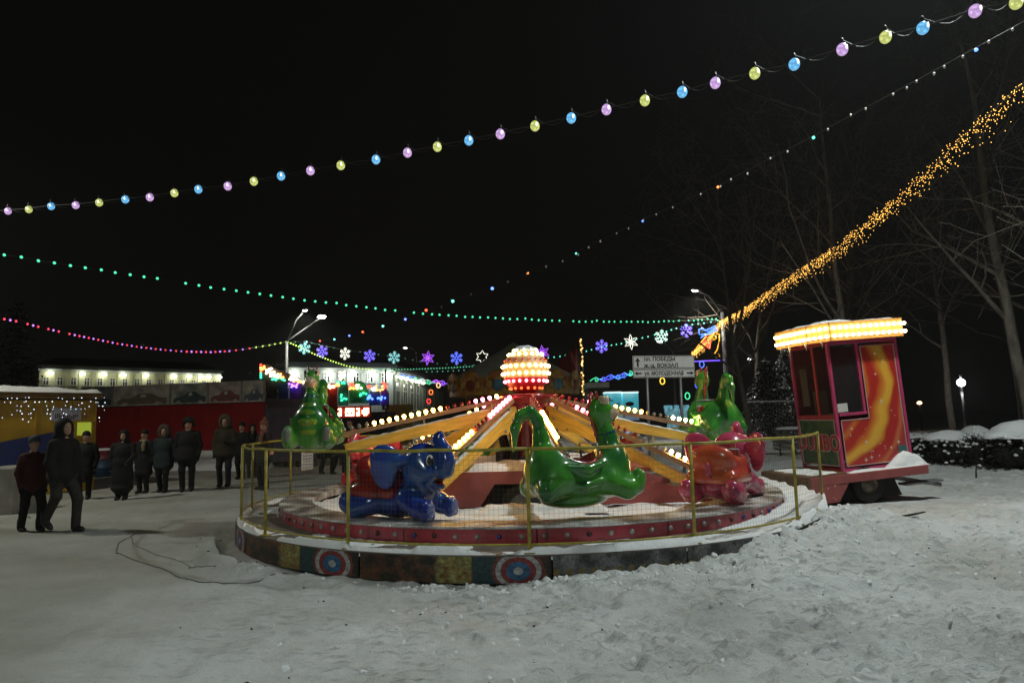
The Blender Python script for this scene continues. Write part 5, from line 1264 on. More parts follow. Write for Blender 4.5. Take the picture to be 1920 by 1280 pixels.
clus = [(496, 690, 5, 4, 'o', 10), (507, 696, 6, 5, 'w', 12), (518, 702, 9, 5, 'w', 16), (530, 704, 6, 4, 'o', 8), (524, 711, 12, 2, 'g', 8), (552, 708, 9, 4, 'w', 14), (560, 714, 7, 3, 'o', 8), (575, 717, 6, 3, 'w', 6), (643, 705, 5, 8, 'w', 16), (641, 717, 9, 2, 'g', 6), (602, 718, 5, 3, 'o', 6), (622, 725, 6, 3, 'w', 6), (634, 722, 4, 4, 'o', 6), (660, 722, 4, 5, 'r', 6), (675, 725, 5, 4, 'w', 6), (664, 728, 8, 2, 'o', 6), (692, 725, 5, 4, 'r', 6), (700, 730, 5, 3, 'w', 5), (712, 728, 7, 4, 'o', 8), (722, 722, 4, 5, 'r', 6), (552, 722, 8, 4, 'v', 8), (695, 745, 5, 6, 'b', 8), (715, 748, 8, 6, 'b', 8), (680, 740, 9, 4, 'g', 6), (645, 745, 6, 8, 'g', 6), (606, 735, 6, 6, 'r', 5)]
for (px, py, sx, sy, c, n) in clus:
    for k in range(n):
        x, y = px + rnd.uniform(-sx, sx), py + rnd.uniform(-sy, sy); q = at(x, y, fd) - Vector((o0.x, fd, 0)); link('bulb', fb[c], fac, (q.x, -.16, q.z))
for k in range(7): q = at(491.5, 684 + k * 4, fd) - Vector((o0.x, fd, 0)); link('bulb', fb['r' if k < 4 else 'g'], fac, (q.x, -.16, q.z))
MB().prism([(fx_(488), fz_(722, 490)), (fx_(500), fz_(735, 500)), (fx_(560), fz_(718, 560)), (fx_(545), fz_(702, 545)), (fx_(512), fz_(690, 512)), (fx_(497), fz_(682, 497)), (fx_(488), fz_(682, 488))], .05, 0, Matrix.Translation((0, -.02, 0)) @ XZ).build('swept_crest', M_P['dark'], fac)
# bulb sign
bd = 25.5; b0 = at(663, 800, bd); bs = empty('bulb_sign', (b0.x, bd, 0), label='dark red sign box with rows of bright bulbs behind the lifted dragon', cat='sign')
zc = at(663, 773, bd).z; sc2 = bd / FPX
MB().bbox((0, .1, zc + .02), (62 * sc2, .2, .42), .02).build('box', M_P['red'], bs)
for sx in (-.5, .5): MB().box((sx, .15, zc / 2 - .1), (.08, .08, zc - .2)).build('leg', M_DARK, bs)
sb_me = MB().ball((0, 0, 0), .031, 0, 1).mesh('bulb', emit('sign_bulb', (1, .70, .38), 13))
rows = ['110 11111 11 0111', '010 11111 01 1111', '110 10101 11 1111', '110 11111 11 0110']
for r_, row in enumerate(rows):
    for c_, ch in enumerate(row):
        if ch == '1': link('bulb', sb_me, bs, ((c_ - 8) * .068, -.03, zc + .13 - r_ * .075))
# graffiti banner
ba = at(497, 800, 25.4); gb_ = empty('painted_banner', (ba.x, 25.4, 0), label='grey-violet painted banner between the red pavilion and the lifted dragon', cat='banner')
hb = at(500, 764, 25.4).z
MB().bbox((.95, 0, hb / 2 + .1), (1.9, .06, hb - .2), .01).build('cloth', mat('banner_print', (.13, .08, .12), .7, col2=(.05, .06, .09), scale=2.5, detail=8), gb_)
for x in (.03, 1.87): MB().tube([(x, .05, 0), (x, .05, hb + .1)], .04, 8).build('post', M_STEEL, gb_)
# merry-go-round with rounding boards
md = 27.0; mc_ = at(966, 800, md); mg = empty('merry_go_round', (mc_.x, md, 0), label='merry-go-round with a white cone roof and gilded rounding boards behind the lamp ball', cat='merry-go-round')
mr_ = 2.55; zb0, zb1 = at(966, 742, md).z, at(966, 706, md).z
M_GOLD = mat('gilt_board', (.55, .36, .07), .45, col2=(.35, .12, .04), scale=5, detail=5); M_GBL = mat('gilt_blue', (.10, .30, .42), .5, var=.5, scale=6); M_GRD = mat('gilt_red', (.25, .03, .02), .5)
MB().lathe([(mr_ - .05, zb1 - .1), (.35, zb1 + 1.15), (.05, zb1 + 1.35)], 20, 0, None, smooth=False).build('roof', mat('white_canopy', (.60, .58, .54), .8), mg)
for k in range(14):
    a0 = k * 360 / 14; me = arc_panel(mr_, zb0, zb1 - .12, a0 + .3, a0 + 360 / 14 - .3, 4, .06); me.materials.append(M_GOLD); o = link('rounding_board', me, mg)
    a = R(a0 + 180 / 14); c = (mr_ * math.sin(a), -mr_ * math.cos(a)); Mx = Matrix.Translation((c[0] * 1.01, c[1] * 1.01, (zb0 + zb1) / 2 - .02)) @ Matrix.Rotation(a, 4, 'Z')
    MB().ball((0, 0, .0), (.22, .05, .24), 0, 2, Mx).build('medallion', M_GBL if k % 2 else M_GRD, o)
    q = MB().ball((0, 0, .34), (.40, .05, .20), 0, 2, Mx)
    for s in (-1, 1): q.ball((s * .34, 0, .02), (.14, .05, .22), 0, 1, Mx).tube([Vector((s * .30, -.02, .2)) + Vector((.12 * math.cos(t), 0, .12 * math.sin(t))) for t in np.linspace(0, 5, 8)], .03, 5, 0, True, Mx)
    q.build('scrollwork', M_GOLD, o)
MB().lathe([(.5, 0), (.45, zb0 + .6)], 14).build('drum', M_P['violet'], mg); MB().lathe([(0, .25), (mr_ - .2, .25), (mr_ - .15, .0)], 24).build('turntable', M_P['dark'], mg)
for k in range(7):
    a = R(k * 360 / 7 + 12); MB().tube([(1.9 * math.sin(a), -1.9 * math.cos(a), .25), (1.9 * math.sin(a), -1.9 * math.cos(a), zb0 + .3)], .03, 6).build('pole', M_GOLD, mg)
# golden light pole and red flag
gp = at(1095, 800, 34); go = empty('light_pole', (gp.x, 34, 0), label='tall dark pole wound with golden bulbs beside the merry-go-round', cat='pole'); zt_ = at(1095, 633, 34).z
MB().tube([(0, 0, 0), (0, 0, zt_)], .07, 8).build('shaft', M_DARK, go); pb = MB().ball((0, 0, 0), .05, 0, 1).mesh('bulb', emit('pole_bulb', (1, .62, .2), 2.2, sample=False)); pb2 = MB().ball((0, 0, 0), .035, 0, 1).mesh('bulb', emit('pole_bulb_dim', (1, .55, .15), .8, sample=False))
rnd = random.Random(31)
for k in range(40):
    if rnd.random() < .8: link('bulb', pb if rnd.random() < .5 else pb2, go, (rnd.uniform(-.05, .05), -.09, zt_ - .1 - k * .072))
fl = at(1046, 700, 36); flag = MB(); vs = []; fs = []
w_, h_ = 38 * 36 / FPX, 56 * 36 / FPX
for i in range(9):
    for j in range(7):
        u, v = i / 8, j / 6; vs.append((u * w_, .12 * math.sin(u * 7 + v * 2), v * h_ * (.35 + .65 * u)))
for i in range(8):
    for j in range(6): fs.append((i * 7 + j, (i + 1) * 7 + j, (i + 1) * 7 + j + 1, i * 7 + j + 1))
fo = flag.add(vs, fs, 0, True).build('cloth', mat('flag_red', (.22, .02, .015), .8)); ft = empty('red_flag', (fl.x, 36, 0), label='dark red flag hanging near the golden light pole', cat='flag'); fo.parent = ft; fo.location = (0, 0, fl.z)
fm = fo.modifiers.new('thickness', 'SOLIDIFY'); fm.thickness = .01
MB().tube([(w_ + .03, 0, 0), (w_ + .03, 0, fl.z + h_ + .2)], .04, 8).build('staff', M_DARK, ft)
# green booth, lit advertisement boxes, small lit stall, ice tower
q = at(1124, 800, 30); gk = empty('green_booth', (q.x, 30, 0), label='dark green booth with a pale roof edge behind the dragon head', cat='kiosk'); zt_ = at(1124, 716, 30).z
MB().bbox((0, .8, zt_ / 2 - .1), (.85, 1.6, zt_ - .3), .02).build('wall', mat('booth_green', (.02, .07, .025), .6), gk); MB().bbox((0, .8, zt_ - .13), (.98, 1.75, .24), .03).build('roof', M_WHITE, gk)
def ad_mat(name, seed):
    mt, n, l, b = new_mat(name); tc = n.new('ShaderNodeTexCoord'); nz = n.new('ShaderNodeTexNoise'); nz.inputs['Scale'].default_value = 2.4; nz.inputs['Detail'].default_value = 3; nz.noise_dimensions = '4D'; nz.inputs['W'].default_value = seed
    l.new(tc.outputs['Object'], nz.inputs['Vector']); sp = n.new('ShaderNodeSeparateXYZ'); l.new(tc.outputs['Object'], sp.inputs[0])
    ma = n.new('ShaderNodeMath'); ma.operation = 'MULTIPLY_ADD'; ma.inputs[1].default_value = .8; l.new(nz.outputs['Fac'], ma.inputs[0]); l.new(sp.outputs['Z'], ma.inputs[2])
    rp = n.new('ShaderNodeValToRGB'); cr = rp.color_ramp; mr = n.new('ShaderNodeMapRange'); mr.inputs['From Min'].default_value = -.3; mr.inputs['From Max'].default_value = 1.1; l.new(ma.outputs[0], mr.inputs['Value']); l.new(mr.outputs[0], rp.inputs[0])
    cr.elements[0].color = (.10, .12, .16, 1); cr.elements[1].color = (.35, .75, .80, 1)
    for pz, c in ((.30, (.12, .22, .30)), (.42, (.22, .40, .08)), (.52, (.05, .30, .38)), (.75, (.06, .45, .55))): e = cr.elements.new(pz); e.color = (*c, 1)
    l.new(rp.outputs[0], b.inputs['Base Color']); l.new(rp.outputs[0], b.inputs['Emission Color']); b.inputs['Emission Strength'].default_value = .62; mt.cycles.emission_sampling = 'NONE'; return mt
ad_d = 26.0
for k, (x0, x1, lbl) in enumerate(((1137, 1168, 'blue backlit advertising cube with dark lettering next to the dragon head'), (1170, 1200, 'blue backlit advertising cube with a fish picture left of the sign post'))):
    q = at((x0 + x1) / 2, 800, ad_d); w = (x1 - x0) * ad_d / FPX; za, zb_ = at(x0, 788, ad_d).z, at(x0, 737, ad_d).z
    t = empty('advert_cube', (q.x, ad_d, (za + zb_) / 2), label=lbl, cat='advert'); h = zb_ - za
    MB().bbox((0, .3, 0), (w - .02, .6, h), .015).build('lit_box', ad_mat('advert_print_%d' % k, k * 5 + 1), t); MB().bbox((0, .3, h / 2 + .03), (w, .62, .05), .01).build('top_edge', emit('advert_top', (.85, 1, 1), .9, sample=False), t)
    MB().tube([(0, .3, -h / 2 - za), (0, .3, -h / 2)], .05, 8).build('post', M_DARK, t)
    if k == 0:
        ki = MB(); rk = random.Random(3)
        for j in range(9): ki.bbox((-w * .22 + j * .038 + .05 * (j > 3), -.004, h * (.22 - .12 * (j > 3))), (.022, .006, rk.uniform(.05, .11)), .002)
        tag(ki.build('lettering', M_SBLK, t), kind='stuff')
    else:
        MB().ball((-.05, -.01, h * .10), (.17, .02, .09), 0, 2).build('printed_fish', M_DARK, t)
q = at(1172, 830, 24); st = empty('lit_stall', (q.x, 24, 0), label='small stall with softly lit coloured windows behind the front dragon', cat='kiosk'); zt_ = at(1172, 800, 24).z
MB().bbox((0, .5, zt_ / 2), (.62, .9, zt_), .02).build('wall', M_WHITE, st); MB().bbox((0, .45, zt_ + .05), (.75, 1.1, .12), .03).build('roof', SNOW_CAP, st)
for sx, c in ((-.15, (.5, .75, .45)), (.16, (.35, .45, .9))): MB().box((sx, .03, zt_ * .70), (.24, .06, .40)).build('window', emit('stall_glow', c, .55, sample=False), st)
q = at(1271, 815, 50); tw = empty('ice_tower', (q.x, 50, 0), label='pale blue glowing ice tower with battlements behind the sign post', cat='ice sculpture'); zt_ = at(1271, 763, 50).z
icem, n_, l_, b_ = new_mat('lit_ice'); b_.inputs['Base Color'].default_value = (.35, .60, .68, 1); b_.inputs['Roughness'].default_value = .3; b_.inputs['Emission Color'].default_value = (.20, .55, .70, 1)
tc = n_.new('ShaderNodeTexCoord'); nz = n_.new('ShaderNodeTexNoise'); nz.inputs['Scale'].default_value = 3.5; l_.new(tc.outputs['Object'], nz.inputs['Vector']); mr = n_.new('ShaderNodeMapRange'); mr.inputs['From Min'].default_value = .3; mr.inputs['From Max'].default_value = .7; mr.inputs['To Min'].default_value = .05; mr.inputs['To Max'].default_value = .6; l_.new(nz.outputs['Fac'], mr.inputs['Value']); l_.new(mr.outputs[0], b_.inputs['Emission Strength']); icem.cycles.emission_sampling = 'NONE'
MB().lathe([(.80, 0), (.70, zt_ - .62), (.86, zt_ - .46), (.90, zt_ - .14), (.72, zt_ - .14)], 16).build('tower_body', icem, tw)
for k in range(10): a = k * .628; MB().bbox((.80 * math.cos(a), .80 * math.sin(a), zt_), (.22, .22, .30), .03).build('battlement', icem, tw)
# crossing sign by the building
q = at(723, 762, 40); cs = empty('crossing_sign', (q.x, 40, 0), label='small square crossing sign on a thin post before the white building', cat='road sign'); MB().tube([(0, .05, 0), (0, .05, q.z + 2.2)], .05, 8).build('post', M_DARK, cs); MB().bbox((0, 0, q.z), (.42, .04, .42), .01).build('plate', mat('crossing_yellow', (.12, .11, .02), .5), cs); MB().bbox((0, -.03, q.z), (.30, .02, .30), .01).build('face', mat('crossing_blue', (.02, .03, .07), .5), cs)
MB().prism([(-.10, q.z - .10), (.10, q.z - .10), (0, q.z + .11)], .004, 0, Matrix.Translation((0, -.048, 0)) @ XZ).build('pictogram', M_SIGN, cs)
q = at(748, 800, 44); om = empty('orange_panel', (q.x, 44, 0), label='orange panelled stall front under the white building', cat='kiosk'); zt_ = at(748, 758, 44).z
for k in range(4): MB().bbox((-.6 + k * .42, 0, zt_ / 2), (.40, .3, zt_), .03).build('board', mat('stall_orange_%d' % k, (.55 - .08 * k, .24, .05), .6), om)  # plain orange boards, each less red towards the right
# ------------------------------------------------------------------ people
M_SKIN = mat('skin', (.42, .24, .17), .55, var=.1); M_BOOT = mat('boot_black', (.012, .011, .010), .6)
def cloth(name, c): return mat(name, tuple(x * (.22 if max(c) < .035 else .6) for x in c), .85, var=.35, scale=14, bump=.35, bscale=30)
K_BLACK = cloth('cloth_black', (.010, .010, .011)); K_NAVY = cloth('cloth_navy', (.010, .014, .030)); K_TEAL = cloth('cloth_teal', (.018, .040, .045)); K_RED = cloth('cloth_red', (.09, .012, .012)); K_OLIVE = cloth('cloth_olive', (.055, .042, .020)); K_JEAN = cloth('cloth_jeans', (.018, .022, .035)); K_GREYT = cloth('cloth_grey', (.04, .038, .034)); K_CREAM = cloth('cloth_cream', (.45, .38, .24)); K_FUR = cloth('fur_brown', (.11, .08, .05)); K_ORANGE = cloth('cloth_orange', (.55, .07, .012)); K_PINK = cloth('cloth_pink', (.40, .15, .11)); K_KNIT = cloth('knit_grey_blue', (.10, .13, .16))
def hand_mesh(s):
    b = [('u', s_ell((0, 0, -.045), (.022, .042, .055)), 0, 0)]
    for k, (y, ln) in enumerate(((.030, .060), (.011, .070), (-.010, .065), (-.028, .050))):
        b += chain([(0, y, -.085), (.012, y * 1.05, -.085 - ln * .55), (.034, y, -.085 - ln * .95)], [.0105, .010, .0085], .006, 0)
    b += chain([(.008, .036, -.035), (.028, .056, -.060), (.040, .052, -.088)], [.013, .012, .009], .008, 0)
    me = sdf_mesh('hand', b, (-.05, -.08, -.18), (.09, .09, .03), .0075, [M_SKIN])
    if s < 0:
        for v in me.vertices: v.co.y *= -1
        me.flip_normals()
    return me
HANDS = {1: hand_mesh(-1), -1: hand_mesh(1)}      # thumbs point forward and in
eye_p = MB().ball((0, 0, 0), (.008, .014, .009), 0, 1).mesh('eye', G_EYEB)
mouth_p = MB().ball((0, 0, 0), (.006, .024, .006), 0, 1).mesh('mouth', mat('lips', (.25, .09, .08), .5))
def person(px, py, h, yaw, label, jacket, trous, hat=None, hatm=None, coat=.80, stride=0.0, lift=0.0, arms=(0.1, 0.1), glove=K_BLACK, wide=1.0, scarf=None, xyz=None):
    g = xyz or G(px, py); gz = float(ground_h(g.x, g.y)); s = h / 1.75
    t = empty('person', (g.x, g.y, gz - .005), (0, 0, yaw), label=label, cat='person', group='people at the fair')
    b = []; U = lambda f, k, m: b.append(('u', f, k, m)); w = wide
    for sd, sw in ((1, stride), (-1, -stride)):
        hip = np.array((0, sd * .095, .90)); up = lift if (sd < 0) else 0
        foot = np.array((sw * .42, sd * .10, .075 + up)); knee = (hip + foot) / 2 + np.array((.06 + .10 * abs(sw) + up * .4, sd * .015, .03))
        b += chain([hip, knee, foot], [.105, .078, .062], .03, 1)
        tilt = -.55 * (up > 0); U(s_ell(foot + np.array((.065, 0, -.03 + (-.02 if up else 0))), (.145, .055, .052), (0, -tilt, 0)), .02, 2); U(s_cap(foot + np.array((0, 0, .12)), foot, .066, .058), .02, 2)
    U(s_ell((0, 0, .97), (.145 * w, .185 * w, .16)), .04, 0); U(s_ell((0, 0, 1.20), (.14 * w, .185 * w, .26)), .08, 0)
    U(s_cap((0, -.125 * w, 1.40), (0, .125 * w, 1.40), .072, .072), .07, 0)
    if coat < .9:                                            # coat skirt down to the hem
        U(s_ell((0, 0, (coat + 1.0) / 2), (.16 * w, .20 * w, (1.06 - coat) / 2 + .06)), .08, 0)
        U(s_ell((0, 0, coat + .08), (.165 * w, .205 * w, .10)), .08, 0)
    wr = {}
    for sd, an in ((1, arms[0]), (-1, arms[1])):
        sh = np.array((0, sd * .175 * w, 1.385)); el = sh + np.array((.06 * np.sin(an * 2) - .04 + an * .05, sd * .06, -.285)); f = an
        wri = el + np.array((.25 * np.sin(f), sd * (-.03 - .08 * (f > .8)), -.25 * np.cos(f)))
        b += chain([sh, el, wri], [.075, .066, .052], .04, 0); wr[sd] = (wri, f)
    U(s_cap((0, 0, 1.42), (.015, 0, 1.54), .06, .055), .03, 3)
    U(s_ell((.02, 0, 1.635), (.098, .078, .118)), .03, 3); U(s_ell((.085, 0, 1.60), (.032, .03, .05)), .03, 3); U(s_ell((.122, 0, 1.628), (.022, .014, .024)), .012, 3); U(s_ell((.07, 0, 1.565), (.045, .045, .035)), .02, 3)
    for sd in (1, -1): U(s_ell((.0, sd * .078, 1.63), (.022, .014, .032)), .008, 3)
    U(s_ell((-.01, 0, 1.44), (.10, .105, .06)), .03, 0)       # collar
    me = sdf_mesh('body', b, (-.42, -.48, -.02), (.48, .48, 1.80), .0185, [jacket, trous, M_BOOT, M_SKIN])
    body = link('body', me, t, scale=s)
    for sd in (1, -1):
        wri, f = wr[sd]; o = link('hand', HANDS[sd] if glove is None else remat(HANDS[sd], 'hand', [glove]), t, Vector(wri) * s, (0, -f, 0), s)
        link('eye', eye_p, t, Vector((.107, sd * .032, 1.652)) * s, None, s)
    link('mouth', mouth_p, t, Vector((.114, 0, 1.582)) * s, None, s)
    hb = []
    if hat == 'knit': hb = [('u', s_ell((.0, 0, 1.70), (.118, .10, .105)), 0, 0), ('s', s_box((.16, 0, 1.58), (.12, .2, .09)), 0, 0), ('s', s_box((0, 0, 1.5), (.3, .3, .12)), 0, 0)]
    elif hat == 'hood': hb = [('u', s_ell((-.015, 0, 1.645), (.145, .128, .165)), 0, 0), ('u', s_ell((-.06, 0, 1.50), (.11, .14, .09)), .06, 0), ('s', s_ell((.145, 0, 1.62), (.11, .082, .118)), 0, 0), ('s', s_ell((.02, 0, 1.63), (.10, .085, .125)), 0, 0)]
    elif hat == 'furhood': hb = [('u', s_ell((-.03, 0, 1.65), (.15, .15, .185)), 0, 0), ('u', s_ell((-.06, 0, 1.50), (.12, .17, .10)), .06, 0), ('u', s_ell((.06, 0, 1.65), (.055, .165, .20)), .02, 1), ('s', s_ell((.145, 0, 1.63), (.15, .088, .120)), 0, 1), ('s', s_ell((.02, 0, 1.63), (.10, .085, .125)), 0, 0)]
    elif hat == 'ushanka': hb = [('u', s_ell((.0, 0, 1.735), (.125, .115, .09)), 0, 0), ('u', s_box((.0, 0, 1.705), (.135, .13, .045), .04), .03, 0)] + [('u', s_cap((-.01, sd * .105, 1.69), (.0, sd * .118, 1.59), .035, .03), .03, 0) for sd in (1, -1)] + [('s', s_box((.14, 0, 1.60), (.10, .085, .07)), 0, 0)]
    elif hat == 'pompom': hb = [('u', s_ell((.0, 0, 1.70), (.120, .104, .115)), 0, 0), ('u', s_ell((-.01, 0, 1.83), (.05, .05, .05)), .01, 0), ('s', s_box((.16, 0, 1.58), (.12, .2, .09)), 0, 0), ('s', s_box((0, 0, 1.5), (.3, .3, .12)), 0, 0)]
    if hb:
        hm = sdf_mesh('hat', hb, (-.30, -.32, 1.35), (.30, .32, 1.95), .014, [hatm or jacket, K_FUR]); link('hood' if 'hood' in hat else 'hat', hm, t, scale=s)
    if scarf:
        sc_ = [('u', s_ell((.01, 0, 1.475), (.125, .125, .055)), 0, 0)] + chain([(.11, .06, 1.46), (.165, .07, 1.34), (.17, .075, 1.22)], [.05, .045, .04], .03, 0)
        link('scarf', sdf_mesh('scarf', sc_, (-.2, -.2, 1.1), (.3, .25, 1.6), .016, [scarf]), t, scale=s)
    return t
person(56, 995, 1.50, R(-35), 'walker in a dark red jacket and grey-blue knit hat beside the black hooded man', K_RED, K_BLACK, 'knit', K_KNIT, .78, .35, 0, (.15, .2), wide=.98)
person(112, 996, 1.76, R(-22), 'tall walker in a black hooded jacket and dark trousers striding past the kiosk', K_BLACK, K_GREYT, 'hood', K_BLACK, .80, .52, .10, (.5, .3), wide=.98)
person(157, 936, 1.52, R(-70), 'person in black standing under the lit yellow kiosk window', K_BLACK, K_BLACK, 'knit', K_BLACK, .62, 0, 0, (.3, .1), wide=1.2)
person(228, 937, 1.52, R(-80), 'person wrapped in an ankle-length black coat next to the painted drum', K_BLACK, K_BLACK, 'hood', K_BLACK, .22, .1, 0, (.9, .2), wide=1.3)
person(268, 924, 1.52, R(-95), 'woman in a navy coat with a cream scarf in the waiting row', K_NAVY, K_BLACK, 'knit', K_BLACK, .50, 0, 0, (.1, .1), scarf=K_CREAM, wide=1.15)
person(305, 923, 1.58, R(-85), 'child in a teal hooded coat beside the man in the fur hat', K_TEAL, K_BLACK, 'furhood', K_TEAL, .62, .2, 0, (.1, .1), wide=1.2)
person(350, 922, 1.76, R(-75), 'stout man in a black jacket and fur hat with ear flaps', K_BLACK, K_BLACK, 'ushanka', K_BLACK, .72, 0, 0, (.3, .2), wide=1.25)
person(420, 911, 1.82, R(-85), 'person in an olive parka with a fur hood and dark jeans', K_OLIVE, K_JEAN, 'furhood', K_OLIVE, .74, 0, 0, (1.6, .3), wide=1.1)
person(452, 899, 1.62, R(-100), 'person in a black coat and black cap just behind the olive parka', K_BLACK, K_BLACK, 'knit', K_BLACK, .72, .1, 0, (.2, .2), wide=1.05)
person(472, 896, 1.55, R(-70), 'person in a dark jacket between the black cap and the pink hat', K_NAVY, K_BLACK, 'hood', K_NAVY, .72, 0, 0, (.2, .2))
person(494, 918, 1.66, R(-120), 'person with a salmon pink hat and scarf standing behind the fence', K_GREYT, K_BLACK, 'pompom', K_PINK, .68, 0, 0, (.2, .2), scarf=K_PINK)
person(541, 874, 1.72, R(-90), 'worker in bright orange trousers beyond the fence', K_TEAL, K_ORANGE, 'knit', K_BLACK, .86, .15, 0, (.2, .2))
person(563, 874, 1.70, R(-60), 'person in black trousers next to the worker in orange', K_BLACK, K_BLACK, 'knit', K_BLACK, .80, .1, 0, (.2, .2))
person(612, 888, 1.74, R(-40), 'person in black stepping along behind the red elephant', K_BLACK, K_BLACK, 'hood', K_BLACK, .72, .35, 0, (.2, .4))
person(634, 888, 1.68, R(-35), 'person in grey walking close behind the one in black', K_GREYT, K_BLACK, 'knit', K_GREYT, .74, .4, 0, (.3, .2))
person(656, 890, 1.70, R(-110), 'person in jeans half hidden by the pink elephant face', K_NAVY, K_JEAN, 'knit', K_BLACK, .74, 0, 0, (.2, .2))

# ------------------------------------------------------------------ bare trees
M_BARK = mat('birch_bark', (.20, .175, .14), .85, col2=(.09, .075, .06), scale=7, bump=.5, stretch=(1, 1, .35)); M_BARKD = mat('dark_bark', (.13, .11, .085), .9, var=.5, scale=9, bump=.5)
M_TWIG = mat('frosted_twig', (.19, .16, .12), .9, col2=(.11, .09, .065), scale=3)
def tree(loc, h, r, seed, label, bark=M_BARK, lean=(0, 0), levels=4, spread=.55, first=.28, nb=(9, 6, 4), droop=0.0, name='birch_tree', up=.35):
    rn = random.Random(seed); loc = Vector(loc); loc.z = float(ground_h(loc.x, loc.y)) - .1
    t = empty(name, loc, label=label, cat='tree', group='bare trees behind the booth')
    trunk = MB(); limbs = MB(); twigs = MB(); r *= .78
    def rec(p, d, L, rad, lev):
        n = 5 if lev == 0 else (4 if lev == 1 else 3); pts = [p.copy()]; rads = [rad]; q = p.copy(); dd = d.copy(); seg = 9 if lev == 0 else (6 if lev == 1 else 4)
        for i in range(seg):
            wob = .05 if lev == 0 else .17
            dd = (dd + Vector((rn.gauss(0, wob), rn.gauss(0, wob), rn.gauss(0, wob) + (.03 if lev else 0) - droop * (lev >= 2)))).normalized(); q = q + dd * L / seg; pts.append(q.copy()); rads.append(max(rad * (1 - .82 * (i + 1) / seg), .0035))
        (trunk if lev == 0 else limbs if lev == 1 else twigs).tube(pts, rads, 10 if lev == 0 else 6 if lev == 1 else 3, 0, lev < 2)
        if lev >= levels - 1: return
        m = nb[min(lev, len(nb) - 1)]
        for k in range(m):
            f = (first + (1 - first) * (k + rn.random() * .8) / m) if lev == 0 else (.2 + .8 * (k + rn.random()) / m); f = min(f, .97); i = min(int(f * seg), seg - 1); fr = f * seg - i
            bp = pts[i].lerp(pts[i + 1], fr); br = rads[i] * (1 - fr) + rads[i + 1] * fr; ax = (pts[i + 1] - pts[i]).normalized(); az = rn.random() * 6.283
            perp = ax.cross(Vector((math.cos(az), math.sin(az), .3))).normalized(); nd = (ax * (1 - spread) + perp * spread * 1.25 + Vector((0, 0, up if lev == 0 else .05))).normalized()
            rec(bp, nd, L * (.50 if lev == 0 else .52) * rn.uniform(.65, 1.15) * (1.1 - .55 * f if lev == 0 else 1), br * .55, lev + 1)
    rec(Vector((0, 0, 0)), Vector((lean[0], lean[1], 1)).normalized(), h, r, 0)
    trunk.build('trunk', bark, t); limbs.build('limbs', bark, t); tag(twigs.build('twigs', M_TWIG, t), kind='stuff')
    return t
TR = [((13.2, 17.5), 13, .20, 'tall bare birch whose trunk rises right of the golden garland', (-.06, .0), M_BARK, (12, 7, 5)), ((10.6, 20.5), 12, .16, 'leaning bare birch directly behind the booth', (-.14, 0), M_BARK, (11, 7, 5)),
      ((15.8, 20.0), 14, .22, 'thick bare birch standing behind the large snow mound', (.02, 0), M_BARK, (12, 7, 5)), ((8.4, 24.5), 11, .13, 'slender bare birch between the lantern post and the booth', (-.10, 0), M_BARKD, (10, 6, 5)),
      ((12.2, 26.0), 13, .17, 'bare tree beside the white globe lamp', (.05, 0), M_BARKD, (11, 6, 5)), ((18.5, 25.0), 13, .2, 'dark bare tree beyond the hedge', (-.04, 0), M_BARKD, (11, 6, 4)),
      ((9.6, 31.0), 12, .15, 'bare tree far behind the snowy railing', (.08, 0), M_BARKD, (10, 6, 5)), ((16.0, 32.0), 15, .2, 'tall dark tree deep in the park behind the globe lamp', (0, 0), M_BARKD, (12, 6, 4)),
      ((13.4, 38.0), 14, .18, 'dark tree at the back of the park behind the booth roof', (.03, 0), M_BARKD, (11, 6, 4)), ((21.0, 33.0), 15, .2, 'dark tree at the back of the park behind the dark hedge', (.0, 0), M_BARKD, (11, 6, 4)),
      ((14.6, 14.2), 11, .15, 'bare tree with long low boughs hanging over the hedge', (-.10, .0), M_BARK, (12, 7, 5))]
for k, (xy, h, r, lbl, lean, bk, nb) in enumerate(TR):
    tree((*xy, 0), h, r, 100 + k, lbl, bk, lean, 4, .55 if k != 10 else .75, .25 if k != 10 else .16, nb, .02, up=.35 if k != 10 else -.02)
# snow-laden conifers at the far left
M_NEED = mat('spruce_needles', (.012, .022, .014), .9, var=.5, scale=8)
def spruce(loc, h, rb, seed, label):
    rn = random.Random(seed); t = empty('spruce_tree', loc, label=label, cat='tree', group='snowy spruces'); MB().tube([(0, 0, -.1), (0, 0, h)], [.16, .02], 8).build('trunk', M_BARKD, t); cr = MB(); sn = MB()
    for lev in range(22):
        z = h * (.10 + .88 * lev / 22); rr = rb * (1 - lev / 22) ** .85 + .12
        for k in range(9):
            a = rn.random() * 6.283; L = rr * rn.uniform(.7, 1.1); d = Vector((math.cos(a), math.sin(a), -.28)); 
            for j in range(7):
                p = d * L * (j + 1) / 7 + Vector((0, 0, z + rn.uniform(-.1, .1))); w = .05 + .16 * L * (1 - j / 8) * .6; sd = Vector((-d.y, d.x, 0))
                for sg in (-1, 1):
                    tip = p + sd * sg * w * 1.6 + d * .10 + Vector((0, 0, rn.uniform(-.16, -.02))); cr.add([p - d * .06, p + d * .08, tip], [(0, 1, 2)])
                    if rn.random() < .45: sn.add([p - d * .05 + Vector((0, 0, .03)), p + d * .06 + Vector((0, 0, .03)), p.lerp(tip, .7) + Vector((0, 0, .03))], [(0, 1, 2)])
    cr.build('crown', M_NEED, t); tag(sn.build('snow', SNOW_CAP, t), kind='stuff')
p = P(20, 800, 40); spruce((p.x, p.y, 0), P(20, 548, 40).z, 2.4, 1, 'dark spruce dusted with snow behind the yellow kiosk')
p = P(1442, 800, 33); spruce((p.x, p.y, 0), 4.2, 1.6, 2, 'low snowy spruce behind the railing beside the booth')
